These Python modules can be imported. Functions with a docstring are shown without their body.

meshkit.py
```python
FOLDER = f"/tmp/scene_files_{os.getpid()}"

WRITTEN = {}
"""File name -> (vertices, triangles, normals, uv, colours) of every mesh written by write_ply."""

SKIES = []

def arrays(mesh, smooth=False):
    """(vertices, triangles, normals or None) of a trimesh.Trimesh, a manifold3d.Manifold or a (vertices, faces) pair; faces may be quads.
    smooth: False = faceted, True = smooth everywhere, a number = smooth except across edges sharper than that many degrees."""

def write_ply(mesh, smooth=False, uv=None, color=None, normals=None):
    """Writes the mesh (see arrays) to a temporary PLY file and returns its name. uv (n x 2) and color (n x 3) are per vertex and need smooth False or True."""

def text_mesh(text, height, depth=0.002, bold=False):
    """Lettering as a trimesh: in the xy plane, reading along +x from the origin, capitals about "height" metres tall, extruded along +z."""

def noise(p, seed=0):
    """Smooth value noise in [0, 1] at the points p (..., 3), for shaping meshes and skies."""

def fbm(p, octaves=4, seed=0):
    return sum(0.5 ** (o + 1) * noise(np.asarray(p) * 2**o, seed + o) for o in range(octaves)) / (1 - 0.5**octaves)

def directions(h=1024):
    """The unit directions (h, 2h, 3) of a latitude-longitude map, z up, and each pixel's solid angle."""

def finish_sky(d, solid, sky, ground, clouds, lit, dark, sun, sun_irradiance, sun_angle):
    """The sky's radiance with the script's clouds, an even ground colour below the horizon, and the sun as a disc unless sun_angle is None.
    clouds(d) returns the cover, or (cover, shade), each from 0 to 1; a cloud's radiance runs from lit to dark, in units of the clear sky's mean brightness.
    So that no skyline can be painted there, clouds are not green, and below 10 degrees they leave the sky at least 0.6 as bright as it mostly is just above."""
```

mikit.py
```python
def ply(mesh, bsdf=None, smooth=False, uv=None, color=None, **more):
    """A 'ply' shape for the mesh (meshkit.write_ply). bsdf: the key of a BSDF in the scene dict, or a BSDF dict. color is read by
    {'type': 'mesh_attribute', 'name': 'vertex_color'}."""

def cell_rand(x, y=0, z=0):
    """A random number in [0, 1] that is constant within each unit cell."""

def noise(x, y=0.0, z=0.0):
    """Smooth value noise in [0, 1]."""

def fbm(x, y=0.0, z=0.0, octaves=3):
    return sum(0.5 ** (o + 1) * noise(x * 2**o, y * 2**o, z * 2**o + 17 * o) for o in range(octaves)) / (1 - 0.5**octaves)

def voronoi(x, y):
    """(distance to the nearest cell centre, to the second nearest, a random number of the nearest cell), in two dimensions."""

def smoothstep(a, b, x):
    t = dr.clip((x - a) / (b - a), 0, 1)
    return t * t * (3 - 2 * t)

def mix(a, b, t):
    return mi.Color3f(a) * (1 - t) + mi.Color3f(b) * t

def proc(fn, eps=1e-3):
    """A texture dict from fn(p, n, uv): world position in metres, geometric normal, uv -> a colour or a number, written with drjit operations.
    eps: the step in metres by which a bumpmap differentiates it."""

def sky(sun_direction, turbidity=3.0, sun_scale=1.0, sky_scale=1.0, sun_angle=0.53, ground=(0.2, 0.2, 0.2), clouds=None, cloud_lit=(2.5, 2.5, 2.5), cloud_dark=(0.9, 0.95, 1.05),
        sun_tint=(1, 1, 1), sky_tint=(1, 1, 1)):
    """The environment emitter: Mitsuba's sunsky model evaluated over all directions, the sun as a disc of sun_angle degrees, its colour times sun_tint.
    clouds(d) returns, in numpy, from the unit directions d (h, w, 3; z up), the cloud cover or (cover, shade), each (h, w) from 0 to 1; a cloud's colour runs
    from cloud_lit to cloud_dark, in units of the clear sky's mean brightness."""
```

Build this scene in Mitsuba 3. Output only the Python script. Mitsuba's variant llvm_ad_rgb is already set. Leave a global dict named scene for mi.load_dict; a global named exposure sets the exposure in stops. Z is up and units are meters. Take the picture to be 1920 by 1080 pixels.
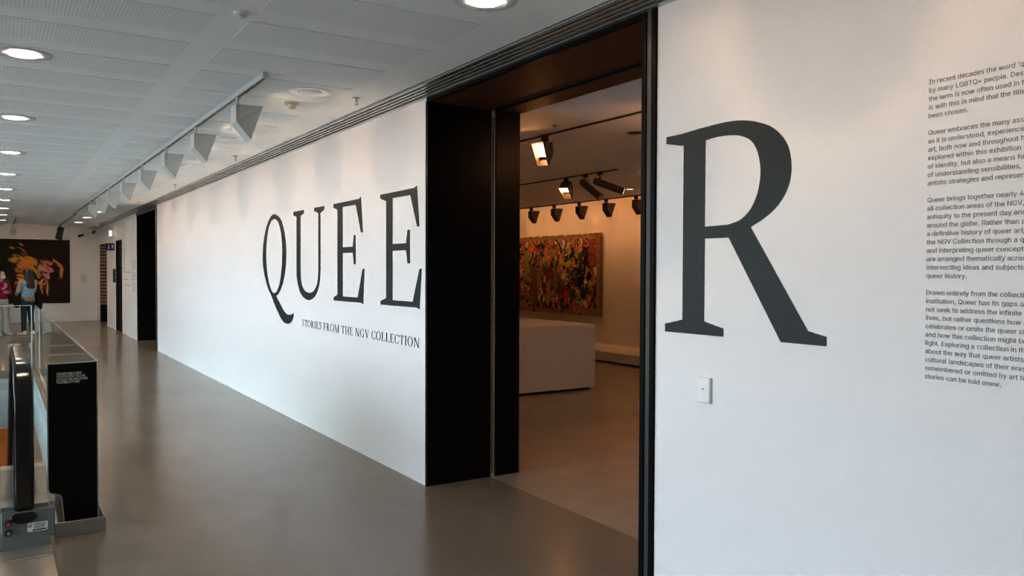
import math, random
import numpy as np
import trimesh, manifold3d as m3, shapely
from shapely import affinity
from shapely.geometry import Polygon, LineString, Point, box as sbox
from shapely.ops import unary_union
import mitsuba as mi, drjit as dr
import mikit, meshkit
from mikit import noise, fbm, voronoi, smoothstep, mix, proc

T = mi.ScalarTransform4f
rng = np.random.default_rng(7)
random.seed(7)
scene, labels = {'type': 'scene'}, {}

# ------------------------------------------------------------------ camera, sky, exposure
exposure = 1.95
CAM_H = 1.6
YAW, PITCH, ROLL, FOC = 0.5688, 0.02095, 0.0037, 1515.0
_F = np.array([math.sin(YAW) * math.cos(PITCH), math.cos(YAW) * math.cos(PITCH), -math.sin(PITCH)])
_R = np.array([math.cos(YAW), -math.sin(YAW), 0.0])
_U = np.cross(_R, _F)
_up = math.cos(ROLL) * _U - math.sin(ROLL) * _R
scene['camera'] = {
    'type': 'perspective', 'fov': math.degrees(2 * math.atan(960 / FOC)), 'fov_axis': 'x', 'near_clip': 0.05, 'far_clip': 300.0,
    'to_world': T().look_at(origin=[0, 0, CAM_H], target=[float(_F[0]), float(_F[1]), CAM_H + float(_F[2])], up=[float(v) for v in _up]),
}
SKY_POWER = 14.0
WASH_POWER = 0.56        # intensity of the wall washers in the corridor
DOWN_POWER = 52.0        # radiance of the corridor downlights
GALLERY_POWER = 12.0     # radiance of the gallery's lamps
WARM = (1.0, 0.67, 0.43)
AMBER = (1.0, 0.41, 0.14)


def cloud_cover(d):
    p = d / np.maximum(np.abs(d[..., 2:3]), 0.12) * 0.7
    n = meshkit.fbm(np.stack([p[..., 0], p[..., 1], p[..., 2] * 0 + 3], -1), 4, 5)
    return np.clip(0.72 + 0.9 * (n - 0.5), 0, 1), np.clip(n * 0.5, 0, 1)


scene['sky'] = mikit.sky((-0.5, 0.35, 0.75), turbidity=4.0, sun_scale=0.0, sky_scale=SKY_POWER, ground=(0.28, 0.28, 0.27), clouds=cloud_cover,
                         cloud_lit=(1.34, 1.56, 1.72), cloud_dark=(0.97, 1.16, 1.36))

# ------------------------------------------------------------------ materials


def rgb(c):
    return {'type': 'rgb', 'value': [float(v) for v in c]}


def srgb(r, g, b):
    return tuple(((v / 255) / 12.92 if v / 255 < 0.04045 else ((v / 255 + 0.055) / 1.055) ** 2.4) for v in (r, g, b))


def pri(color, rough=0.5, metallic=0.0, spec=0.5, **kw):
    return {'type': 'twosided', 'bsdf': {'type': 'principled', 'base_color': color if isinstance(color, dict) else rgb(color), 'roughness': rough if isinstance(rough, dict) else float(rough),
                                         'metallic': float(metallic), 'specular': float(spec), **kw}}


def wall_paint(p, n, uv):
    v = fbm(p.y * 1.7, p.z * 1.7, p.x * 1.7, 3)
    return mi.Color3f(0.73, 0.725, 0.715) * (0.985 + 0.03 * v)


def floor_colour(p, n, uv):
    big = fbm(p.x * 0.55, p.y * 0.55, 0.0, 4)
    small = fbm(p.x * 6.0 + 9, p.y * 3.0, 2.0, 3)
    cloudy = fbm(p.x * 1.8, p.y * 1.3, 5.0, 4)
    c = mix((0.134, 0.109, 0.083), (0.162, 0.137, 0.108), big)
    c = c * (0.90 + 0.12 * small + 0.10 * cloudy)
    smudge = smoothstep(0.62, 0.82, fbm(p.x * 3.1 + 31, p.y * 1.4 + 5, 1.0, 4))
    c = c * (1 - 0.10 * smudge)
    cut = smoothstep(0.006, 0.002, dr.abs(p.y - 7.33 - 0.02 * p.x))
    return c * (1 - 0.3 * cut)


def floor_rough(p, n, uv):
    return 0.17 + 0.08 * fbm(p.x * 1.1, p.y * 1.1, 8.0, 3)


def perforated(p, n, uv):
    a = 2 * math.pi / 0.0175
    hole = smoothstep(0.1, 0.8, dr.sin(p.x * a) * 0.75 + 0.25 * dr.sin(p.y * a))
    return mi.Color3f(0.76, 0.79, 0.765) * (1 - 0.20 * hole)


def gallery_floor_colour(p, n, uv):
    c = mix((0.245, 0.20, 0.16), (0.305, 0.255, 0.21), fbm(p.x * 0.6, p.y * 0.6, 3.0, 4))
    return c * (0.9 + 0.2 * fbm(p.x * 5, p.y * 5, 1.0, 3))


def steel_plate(p, n, uv):
    return mi.Color3f(0.80, 0.69, 0.56) * (0.85 + 0.3 * noise(p.x * 6.0, p.y * 240.0))


def knit(p, n, uv):
    a = smoothstep(-0.2, 0.2, dr.sin(p.z * 62.0))
    b = smoothstep(-0.2, 0.2, dr.sin((p.x * 0.8 + p.y * 0.6) * 62.0))
    c = mix((0.10, 0.28, 0.42), (0.36, 0.52, 0.58), a * 0.6 + b * 0.4)
    return mix(c, (0.05, 0.10, 0.16), a * b * 0.6)


def wood(p, n, uv):
    g = fbm(p.y * 2.0, p.z * 40.0, p.x * 6.0, 3)
    return mix((0.20, 0.13, 0.085), (0.34, 0.23, 0.15), g)


def orange_wood(p, n, uv):
    return mix((0.50, 0.18, 0.05), (0.66, 0.27, 0.09), fbm(p.x * 3.0, p.z * 0.8, 4.0, 3))


VC = {'type': 'mesh_attribute', 'name': 'vertex_color'}
scene.update({
    'paint_white': pri(proc(wall_paint), 0.55, spec=0.35),
    'paint_ceiling': pri((0.78, 0.805, 0.785), 0.8, spec=0.2),
    'paint_perforated': pri(proc(perforated), 0.8, spec=0.2),
    'paint_gallery': pri((0.78, 0.76, 0.73), 0.6, spec=0.3),
    'paint_gallery_ceiling': pri((0.76, 0.74, 0.72), 0.8, spec=0.2),
    'concrete': pri(proc(floor_colour), proc(floor_rough), spec=0.2),
    'concrete_gallery': pri(proc(gallery_floor_colour), 0.3, spec=0.55),
    'black_steel': pri((0.0035, 0.0028, 0.0024), 0.30, spec=0.13),
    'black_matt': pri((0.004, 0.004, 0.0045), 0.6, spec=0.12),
    'bronze_steel': pri((0.060, 0.020, 0.0075), 0.55, spec=0.2),
    'grey_channel': pri((0.030, 0.028, 0.027), 0.45, 0.1, 0.3),
    'grey_felt': pri((0.16, 0.14, 0.12), 0.8),
    'vinyl': pri((0.0135, 0.018, 0.0178), 0.45, spec=0.14),
    'print_grey': pri((0.15, 0.145, 0.145), 0.6, spec=0.2),
    'white_metal': pri((0.56, 0.575, 0.55), 0.45, spec=0.4),
    'white_plastic': pri((0.74, 0.75, 0.74), 0.35, spec=0.5),
    'beige_plastic': pri((0.42, 0.38, 0.31), 0.4),
    'grille_metal': pri((0.44, 0.465, 0.445), 0.26, 0.8),
    'steel': pri((0.60, 0.57, 0.53), 0.28, 1.0),
    'steel_dull': pri((0.36, 0.34, 0.31), 0.42, 0.8),
    'steel_floor': pri(proc(steel_plate), 0.36, 0.9),
    'grey_green': pri((0.115, 0.135, 0.13), 0.38, 0.25),
    'grey_deck': pri((0.24, 0.255, 0.25), 0.4, 0.4),
    'fascia_paint': pri((0.34, 0.40, 0.385), 0.5),
    'rubber': pri((0.007, 0.0062, 0.006), 0.13, spec=0.3),
    'black_plastic': pri((0.012, 0.012, 0.012), 0.4),
    'red_plastic': pri((0.30, 0.03, 0.035), 0.35),
    'print_white': pri((0.75, 0.75, 0.75), 0.5),
    'sticker': pri((0.62, 0.66, 0.68), 0.45),
    'glass_edge': pri((0.42, 0.50, 0.47), 0.2, spec=0.6),
    'glass': {'type': 'thindielectric', 'int_ior': 1.5, 'specular_transmittance': rgb((0.84, 0.89, 0.87))},
    'wood_slat': pri(proc(wood), 0.5),
    'orange_panel': pri(proc(orange_wood), 0.5),
    'sign_blue': pri((0.006, 0.008, 0.045), 0.4, spec=0.2),
    'symbol_pale': pri((0.30, 0.31, 0.38), 0.5),
    'print_pale': pri((0.40, 0.39, 0.39), 0.6, spec=0.2),
    'black_post': pri((0.0035, 0.0035, 0.0035), 0.4, spec=0.03),
    'glass_edge_dark': pri((0.15, 0.16, 0.15), 0.25),
    'bronze_trim': pri((0.46, 0.37, 0.28), 0.3, 1.0),
    'vertex_paint': pri(VC, 0.75, spec=0.08),
    'vertex_cloth': pri(VC, 0.9, spec=0.1),
    'frame_dark': pri((0.01, 0.009, 0.008), 0.6, spec=0.1),
    'fringe': pri((0.22, 0.115, 0.05), 0.9, spec=0.1),
    'lamp_black': pri((0.02, 0.018, 0.016), 0.4),
    'lamp_dark': pri((0.075, 0.062, 0.048), 0.45),
    'dish_grey': pri((0.52, 0.53, 0.52), 0.4),
    'lens_dark': pri((0.30, 0.30, 0.28), 0.3),
    'skin': pri((0.46, 0.27, 0.19), 0.5, spec=0.35),
    'hair': pri((0.008, 0.006, 0.006), 0.4, spec=0.5),
    'cloth_magenta': pri((0.22, 0.012, 0.065), 0.85, spec=0.1),
    'cloth_white': pri((0.46, 0.47, 0.45), 0.85, spec=0.1),
    'cloth_beige': pri((0.34, 0.28, 0.21), 0.85, spec=0.1),
    'cloth_knit': pri(proc(knit), 0.9, spec=0.1),
    'cloth_teal': pri((0.018, 0.035, 0.042), 0.85, spec=0.1),
    'cloth_black': pri((0.008, 0.008, 0.009), 0.85, spec=0.1),
    'cloth_tan': pri((0.25, 0.17, 0.09), 0.8, spec=0.1),
    'shoe_white': pri((0.62, 0.60, 0.55), 0.6),
    'mask_white': pri((0.70, 0.72, 0.73), 0.7),
})

# ------------------------------------------------------------------ helpers
_used = {}


def numbered(name):
    n = _used.get(name, 0)
    _used[name] = n + 1
    return name if n == 0 else f'{name}_{n:03d}'


def thing(name, label=None, cat=None, group=None, kind=None):
    key = numbered(name)
    d = {}
    if label:
        d['label'] = label
    if cat:
        d['category'] = cat
    if group:
        d['group'] = group
    if kind:
        d['kind'] = kind
    labels[key] = d
    return key


def put(key, mesh, mat, smooth=False, **kw):
    scene[key] = mikit.ply(mesh, mat, smooth, **kw)
    return key


def part(parent, name, mesh, mat, smooth=False, label=None, kind=None, **kw):
    key = numbered(parent + '__' + name)
    put(key, mesh, mat, smooth, **kw)
    if label or kind:
        labels[key] = {k: v for k, v in (('label', label), ('kind', kind)) if v}
    return key


def copy_part(parent, name, src, to_world):
    key = numbered(parent + '__' + name)
    scene[key] = {**scene[src], 'to_world': to_world}
    return key


def struct(name, mesh, mat, label=None, smooth=False):
    key = thing(name, label, None, None, 'structure')
    return put(key, mesh, mat, smooth)


def cat(*ms):
    out = []
    for m in ms:
        out += list(m) if isinstance(m, (list, tuple)) else [m]
    return trimesh.util.concatenate(out)


def bx(x0, x1, y0, y1, z0, z1, bev=0.0):
    x0, x1, y0, y1, z0, z1 = min(x0, x1), max(x0, x1), min(y0, y1), max(y0, y1), min(z0, z1), max(z0, z1)
    if bev <= 0:
        m = trimesh.creation.box((x1 - x0, y1 - y0, z1 - z0))
        m.apply_translation(((x0 + x1) / 2, (y0 + y1) / 2, (z0 + z1) / 2))
        return m
    b = min(bev, (x1 - x0) / 2.01, (y1 - y0) / 2.01, (z1 - z0) / 2.01)
    pts = []
    for sx in (0, 1):
        for sy in (0, 1):
            for sz in (0, 1):
                c = np.array([x1 if sx else x0, y1 if sy else y0, z1 if sz else z0])
                s = np.array([-1 if sx else 1, -1 if sy else 1, -1 if sz else 1]) * b
                for k in range(3):
                    q = c + s
                    q[k] = c[k]
                    pts.append(q)
    return trimesh.convex.convex_hull(np.array(pts))


def mapped(mesh, fn, flip):
    v = np.array(mesh.vertices)
    w = fn(v[:, 0], v[:, 1], v[:, 2])
    f = np.array(mesh.faces)
    return trimesh.Trimesh(np.stack(w, 1), f[:, ::-1] if flip else f, process=False)


def ext(poly, h):
    gs = [g for g in getattr(poly, 'geoms', [poly]) if isinstance(g, Polygon) and g.area > 1e-9]
    return trimesh.util.concatenate([trimesh.creation.extrude_polygon(g, h, engine='earcut') for g in gs])


def on_right_wall(poly, h=0.002, x=None):
    """poly in (y, z) on the corridor's right wall, proud of it by h."""
    x = WX if x is None else x
    return mapped(ext(poly, h), lambda u, v, w: (x - 0.0006 - w, u, v), True)


def wall_lettering(mesh, y0, z0, x=None, sx=1.0):
    x = WX if x is None else x
    return mapped(mesh, lambda u, v, w: (x - 0.0006 - w, y0 - u * sx, z0 + v), False)


def prism_y(pts, y0, y1):
    """pts in (x, z), swept from y0 to y1."""
    return mapped(ext(Polygon(pts).buffer(0), y1 - y0), lambda u, v, w: (u, y0 + w, v), True)


def prism_x(pts, x0, x1):
    """pts in (y, z), swept from x0 to x1."""
    return mapped(ext(Polygon(pts).buffer(0), x1 - x0), lambda u, v, w: (x0 + w, u, v), False)


def lathe(profile, at, n=32):
    """profile (r, z) revolved about the vertical through at."""
    m = trimesh.creation.revolve(np.array(profile, float), sections=n)
    m.apply_translation(at)
    m.fix_normals()
    return m


def cyl(a, b, r, n=16):
    return trimesh.creation.cylinder(r, segment=(np.array(a, float), np.array(b, float)), sections=n)


def catmull(pts, n=8):
    p = np.array(pts, float)
    p = np.vstack([2 * p[0] - p[1], p, 2 * p[-1] - p[-2]])
    out = []
    for i in range(1, len(p) - 2):
        for t in np.linspace(0, 1, n, endpoint=False):
            a, b, c, d = p[i - 1], p[i], p[i + 1], p[i + 2]
            out.append(0.5 * ((2 * b) + (c - a) * t + (2 * a - 5 * b + 4 * c - d) * t * t + (3 * b - a - 3 * c + d) * t ** 3))
    out.append(p[-2])
    return [tuple(q) for q in out]


def hull_bone(a, ra, b, rb, seg=14):
    s = m3.Manifold.sphere(1.0, seg)
    return m3.Manifold.batch_hull([s.scale([ra] * 3 if np.isscalar(ra) else list(ra)).translate(list(map(float, a))), s.scale([rb] * 3 if np.isscalar(rb) else list(rb)).translate(list(map(float, b)))])


def to_tri(man):
    m = man.to_mesh()
    return trimesh.Trimesh(np.array(m.vert_properties[:, :3]), np.array(m.tri_verts), process=True)


def organic(bones, edge=0.03, it=8):
    man = m3.Manifold.batch_boolean(list(bones), m3.OpType.Add).refine_to_length(edge)
    t = to_tri(man)
    trimesh.smoothing.filter_taubin(t, iterations=it)
    return t


# ------------------------------------------------------------------ the setting
WX, ZC = 2.684, 2.885            # corridor's right wall, ceiling height
DY0, DY1 = 2.955, 5.37           # the doorway along the wall
REV = 3.50                       # back of the portal
Y_END = 28.35
VX0, VX1, VY0, VY1 = -1.62, 0.50, 5.72, 14.93   # the escalator void
XL = -5.0                        # window side of the corridor
Y_BACK = -6.5

fl = [bx(XL, VX0, Y_BACK, Y_END + 0.3, -0.3, 0), bx(VX1, 3.225, Y_BACK, Y_END + 0.3, -0.3, 0), bx(VX0, VX1, Y_BACK, VY0, -0.3, 0), bx(VX0, VX1, VY1, Y_END + 0.3, -0.3, 0),
      bx(3.225, 5.4, 17.0, Y_END + 0.3, -0.3, 0)]
struct('floor', cat(fl), 'concrete', 'polished grey brown concrete floor of the corridor')
struct('floor_gallery', bx(3.225, 11.0, -1.0, 17.0, -0.3, 0), 'concrete_gallery', 'polished concrete floor of the dim gallery beyond the doorway')

ceil = struct('ceiling', bx(XL, WX + 0.9, Y_BACK, Y_END + 0.3, ZC, ZC + 0.15), 'paint_ceiling', 'white plaster ceiling of the corridor with perforated panels')
first = None
for col in (1.115, -0.085, -1.285, -2.485):
    for k in range(-1, 40):
        y0 = 4.265 + 0.6 * k
        if col < -0.2 and y0 > 16:
            continue
        if first is None:
            first = part(ceil, 'perforated_panel', bx(0, 1.03, 0, 0.41, -0.0025, 0.002), 'paint_perforated')
            scene[first]['to_world'] = T().translate([col, y0, ZC])
        else:
            copy_part(ceil, 'perforated_panel', first, T().translate([col, y0, ZC]))

wall_parts = [
    bx(WX, REV, Y_BACK, DY0, 0, ZC), bx(WX, REV, DY1, 17.30, 0, ZC), bx(WX, 3.2, 19.90, 22.42, 0, ZC),
    bx(WX, 3.2, 23.62, 25.70, 0, ZC), bx(WX, 3.2, 27.70, Y_END, 0, ZC),
    bx(WX, 3.2, 22.42, 23.62, 2.36, ZC), bx(WX, 3.2, 25.70, 27.70, 2.36, ZC)]
struct('wall_right', cat(wall_parts), 'paint_white', 'white painted wall along the right of the corridor')
struct('baseboard_right', cat(bx(WX - 0.005, WX, DY1 + 0.01, 17.16, 0, 0.016, 0.001), bx(WX - 0.005, WX, 19.92, 22.41, 0, 0.016, 0.001), bx(WX - 0.005, WX, 23.63, 25.69, 0, 0.016, 0.001)), 'paint_white', 'thin white strip along the foot of the white wall')
struct('wall_end', bx(XL, 5.4, Y_END, Y_END + 0.2, 0, ZC), 'paint_white', 'white end wall of the corridor behind the large painting')
struct('baseboard_end', bx(XL, WX, Y_END - 0.02, Y_END, 0, 0.16, 0.003), 'paint_white', 'low white skirting along the end wall')
struct('wall_behind', bx(XL, WX, Y_BACK - 0.2, Y_BACK, 0, ZC), 'paint_white')
# window side of the corridor: glazed from WY0 to WY1, solid beyond
WY0, WY1 = 2.6, 15.4
struct('wall_left', cat(bx(XL - 0.2, XL, WY1, Y_END + 0.3, 0, ZC), bx(XL - 0.2, XL, Y_BACK, WY0, 0, ZC)), 'paint_white')
win = struct('window_1', cat(bx(XL - 0.12, XL, WY0, WY1, 0, 0.08), bx(XL - 0.12, XL, WY0, WY1, ZC - 0.1, ZC)), 'grey_channel')
for i in range(9):
    yy = WY0 + i * (WY1 - WY0) / 8
    part(win, 'mullion', bx(XL - 0.12, XL, yy - 0.03, yy + 0.03, 0.08, ZC - 0.1), 'grey_channel')

# side rooms off the far corridor (dark)
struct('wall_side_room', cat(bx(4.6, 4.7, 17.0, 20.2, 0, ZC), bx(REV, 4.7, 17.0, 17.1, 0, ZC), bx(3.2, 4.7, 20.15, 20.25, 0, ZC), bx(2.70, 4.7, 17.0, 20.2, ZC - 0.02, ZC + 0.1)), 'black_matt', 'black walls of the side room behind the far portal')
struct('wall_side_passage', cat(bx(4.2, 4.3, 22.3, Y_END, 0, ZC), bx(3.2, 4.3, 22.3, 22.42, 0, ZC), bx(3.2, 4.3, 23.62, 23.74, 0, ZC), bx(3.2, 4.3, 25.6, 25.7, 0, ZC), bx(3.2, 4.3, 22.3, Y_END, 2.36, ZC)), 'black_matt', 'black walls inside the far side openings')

# --- the portal of the main doorway
d1 = thing('door_1', 'tall black steel portal of the gallery doorway', None, None, 'structure')
ZS = 2.84
part(d1, 'reveal_panel', bx(WX + 0.012, 3.222, DY1 - 0.012, DY1 + 0.002, 0, ZS + 0.01, 0.002), 'black_steel')
part(d1, 'jamb_panel', bx(3.283, REV - 0.005, DY1 - 0.016, DY1 + 0.002, 0, ZS + 0.01, 0.003), 'black_steel')
part(d1, 'guide_channel', cat(bx(3.222, 3.232, DY1 - 0.014, DY1 + 0.05, 0, ZS), bx(3.273, 3.283, DY1 - 0.02, DY1 + 0.05, 0, ZS), bx(3.232, 3.273, DY1 + 0.03, DY1 + 0.05, 0, ZS)), 'black_steel')
part(d1, 'channel_strip', bx(3.243, 3.262, DY1 - 0.004, DY1 + 0.03, 0.02, ZS - 0.05), 'grey_felt', label='pale brush strip in the roller channel')
part(d1, 'reveal_panel', bx(WX + 0.012, REV - 0.005, DY0 + 0.045, DY0 + 0.055, 0, ZS + 0.01, 0.002), 'black_steel')
part(d1, 'soffit_panel', bx(WX + 0.012, 3.222, DY0 + 0.05, DY1 - 0.012, ZS, ZS + 0.012, 0.002), 'bronze_steel')
part(d1, 'soffit_panel', bx(3.283, REV, DY0 + 0.05, DY1 - 0.012, ZS, ZS + 0.012, 0.002), 'bronze_steel')
part(d1, 'soffit_channel', cat(bx(3.222, 3.232, DY0 + 0.05, DY1 - 0.012, ZS - 0.006, ZS + 0.04), bx(3.273, 3.283, DY0 + 0.05, DY1 - 0.012, ZS - 0.006, ZS + 0.04), bx(3.222, 3.283, DY0 + 0.05, DY1, ZS + 0.03, ZS + 0.045)), 'black_matt')
part(d1, 'header_rim', cat(bx(WX - 0.004, WX + 0.012, DY0 - 0.04, DY1, ZS, ZC, 0.002), bx(WX - 0.01, WX + 0.014, DY0 + 0.04, DY1, ZS - 0.006, ZS + 0.006, 0.002)), 'black_post')
part(d1, 'edge_trim', cat(bx(WX - 0.003, WX + 0.012, DY1 - 0.016, DY1 - 0.002, 0, ZS, 0.001), bx(WX - 0.006, WX, DY1 + 0.003, DY1 + 0.007, 0, ZS)), 'black_steel')
part(d1, 'frame_post', cat(bx(WX - 0.012, WX + 0.01, DY0 - 0.045, DY0 - 0.012, 0, ZC, 0.002), bx(WX - 0.004, WX + 0.01, DY0 - 0.012, DY0 + 0.022, 0, ZC), bx(WX - 0.012, WX + 0.014, DY0 + 0.022, DY0 + 0.056, 0, ZS + 0.02, 0.002)), 'black_post')
part(d1, 'post_inlay', bx(WX - 0.0065, WX - 0.003, DY0 - 0.011, DY0 + 0.021, 0, ZC - 0.02), 'grey_channel', label='grey metal strip set in the black post')

# --- far portal and far openings
d2 = thing('door_2', 'black steel portal farther down the corridor', None, None, 'structure')
part(d2, 'reveal_panel', bx(WX + 0.004, 4.6, 19.885, 19.90, 0, ZC, 0.002), 'black_steel')
part(d2, 'reveal_panel', bx(WX + 0.004, REV, 17.30, 17.315, 0, ZC, 0.002), 'black_steel')
part(d2, 'frame_post', bx(WX - 0.012, WX + 0.01, 17.17, 17.31, 0, ZC - 0.02, 0.002), 'grey_channel')
part(d2, 'header_rim', bx(WX - 0.01, WX + 0.02, 17.30, 19.90, 2.80, ZC, 0.002), 'black_steel')
d3 = thing('door_3', 'narrow black doorway in the far white wall', None, None, 'structure')
part(d3, 'door_leaf', bx(2.74, 2.78, 22.42, 23.62, 0, 2.36, 0.003), 'black_matt')
part(d3, 'frame_trim', cat(bx(WX - 0.003, 2.74, 22.42, 22.45, 0, 2.36), bx(WX - 0.003, 2.74, 23.59, 23.62, 0, 2.36), bx(WX - 0.003, 2.74, 22.45, 23.59, 2.33, 2.36)), 'black_matt')
lw = thing('window_louvre', 'brown timber slats lining the side opening at the corridor end', None, None, 'structure')
part(lw, 'backing', bx(WX + 0.02, 4.2, 27.66, 27.70, 0, 2.36), 'black_matt')
part(lw, 'base_panel', bx(WX + 0.02, 4.2, 27.62, 27.66, 0, 0.50, 0.003), 'black_matt')
sl = None
for i in range(18):
    z = 0.52 + i * 0.102
    if sl is None:
        sl = part(lw, 'slat', bx(WX + 0.02, 4.2, 27.58, 27.65, 0, 0.078, 0.012), 'wood_slat')
        scene[sl]['to_world'] = T().translate([0, 0, z])
    else:
        copy_part(lw, 'slat', sl, T().translate([0, 0, z]))

# --- the slot diffuser where ceiling and wall meet
sd = thing('slot_diffuser', 'long grey slotted air diffuser along the ceiling edge above the white wall', 'air diffuser')
part(sd, 'housing', bx(2.462, WX - 0.002, Y_BACK, Y_END, ZC - 0.002, ZC - 0.0005), 'black_matt')
for x0, x1 in ((2.462, 2.492), (2.512, 2.538), (2.556, 2.582), (2.600, 2.626)):
    part(sd, 'blade', bx(x0, x1, Y_BACK, Y_END, ZC - 0.016, ZC - 0.002, 0.003), 'grille_metal')
part(sd, 'flange', bx(2.643, WX - 0.002, Y_BACK, Y_END, ZC - 0.022, ZC - 0.002, 0.003), 'grille_metal')

# --- the gallery beyond the doorway
GX = 10.0
struct('wall_gallery_back', bx(GX, GX + 0.2, -1.0, 17.2, 0, 3.2), 'paint_gallery', 'warmly lit back wall of the gallery')
struct('wall_gallery_side', cat(bx(REV, GX, 16.8, 17.0, 0, 3.2), bx(REV, GX, -1.2, -1.0, 0, 3.2)), 'paint_gallery')
gc = struct('ceiling_gallery', cat(bx(REV, 9.22, -1.0, 16.8, 2.885, 3.0), bx(9.22, GX, -1.0, 16.8, 3.1, 3.2), bx(9.20, 9.24, -1.0, 16.8, 2.885, 3.15)), 'paint_gallery_ceiling', 'dim plaster ceiling of the gallery')

# --- lower storey seen down the escalator void
LZ = -4.6
struct('fascia', cat(bx(VX0 - 0.02, VX1, VY1, VY1 + 0.02, -0.87, -0.015), bx(VX1, VX1 + 0.02, VY0, VY1, -0.87, -0.015), bx(VX0 - 0.02, VX0, VY0, VY1, -0.87, -0.015)), 'fascia_paint', 'grey green slab edge of the escalator void')
struct('trim_1', cat(bx(VX0, VX1, VY1 - 0.015, VY1 + 0.01, -0.11, 0.012, 0.003), bx(VX1 - 0.015, VX1 + 0.02, VY0 + 0.2, VY1, -0.05, 0.012, 0.003)), 'bronze_trim', 'bright steel edge strip around the escalator void')
struct('ceiling_lower', cat(bx(-4, VX0, 4, 19, -0.9, -0.87), bx(VX1 + 0.02, 4, 4, 19, -0.9, -0.87), bx(VX0, VX1 + 0.02, VY1 + 0.02, 19, -0.9, -0.87), bx(VX0, VX1 + 0.02, 4, VY0, -0.9, -0.87)), 'paint_ceiling')
struct('wall_lower_back', cat(bx(0.22, 4, 18.0, 18.2, LZ, -0.87)), 'paint_white', 'pale wall of the lower storey seen past the escalator')
struct('wall_lower_panel', bx(-4, 0.22, 17.98, 18.2, LZ, -0.87), 'orange_panel', 'orange timber wall of the lower storey seen down the escalator')
struct('wall_lower_side', cat(bx(-4.2, -4, 4, 19, LZ, -0.87), bx(4, 4.2, 4, 19, LZ, -0.87), bx(-4, 4, 3.8, 4, LZ, -0.87)), 'paint_white')
struct('floor_lower', bx(-4.2, 4.2, 3.8, 19, LZ - 0.2, LZ), 'concrete_gallery')

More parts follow.
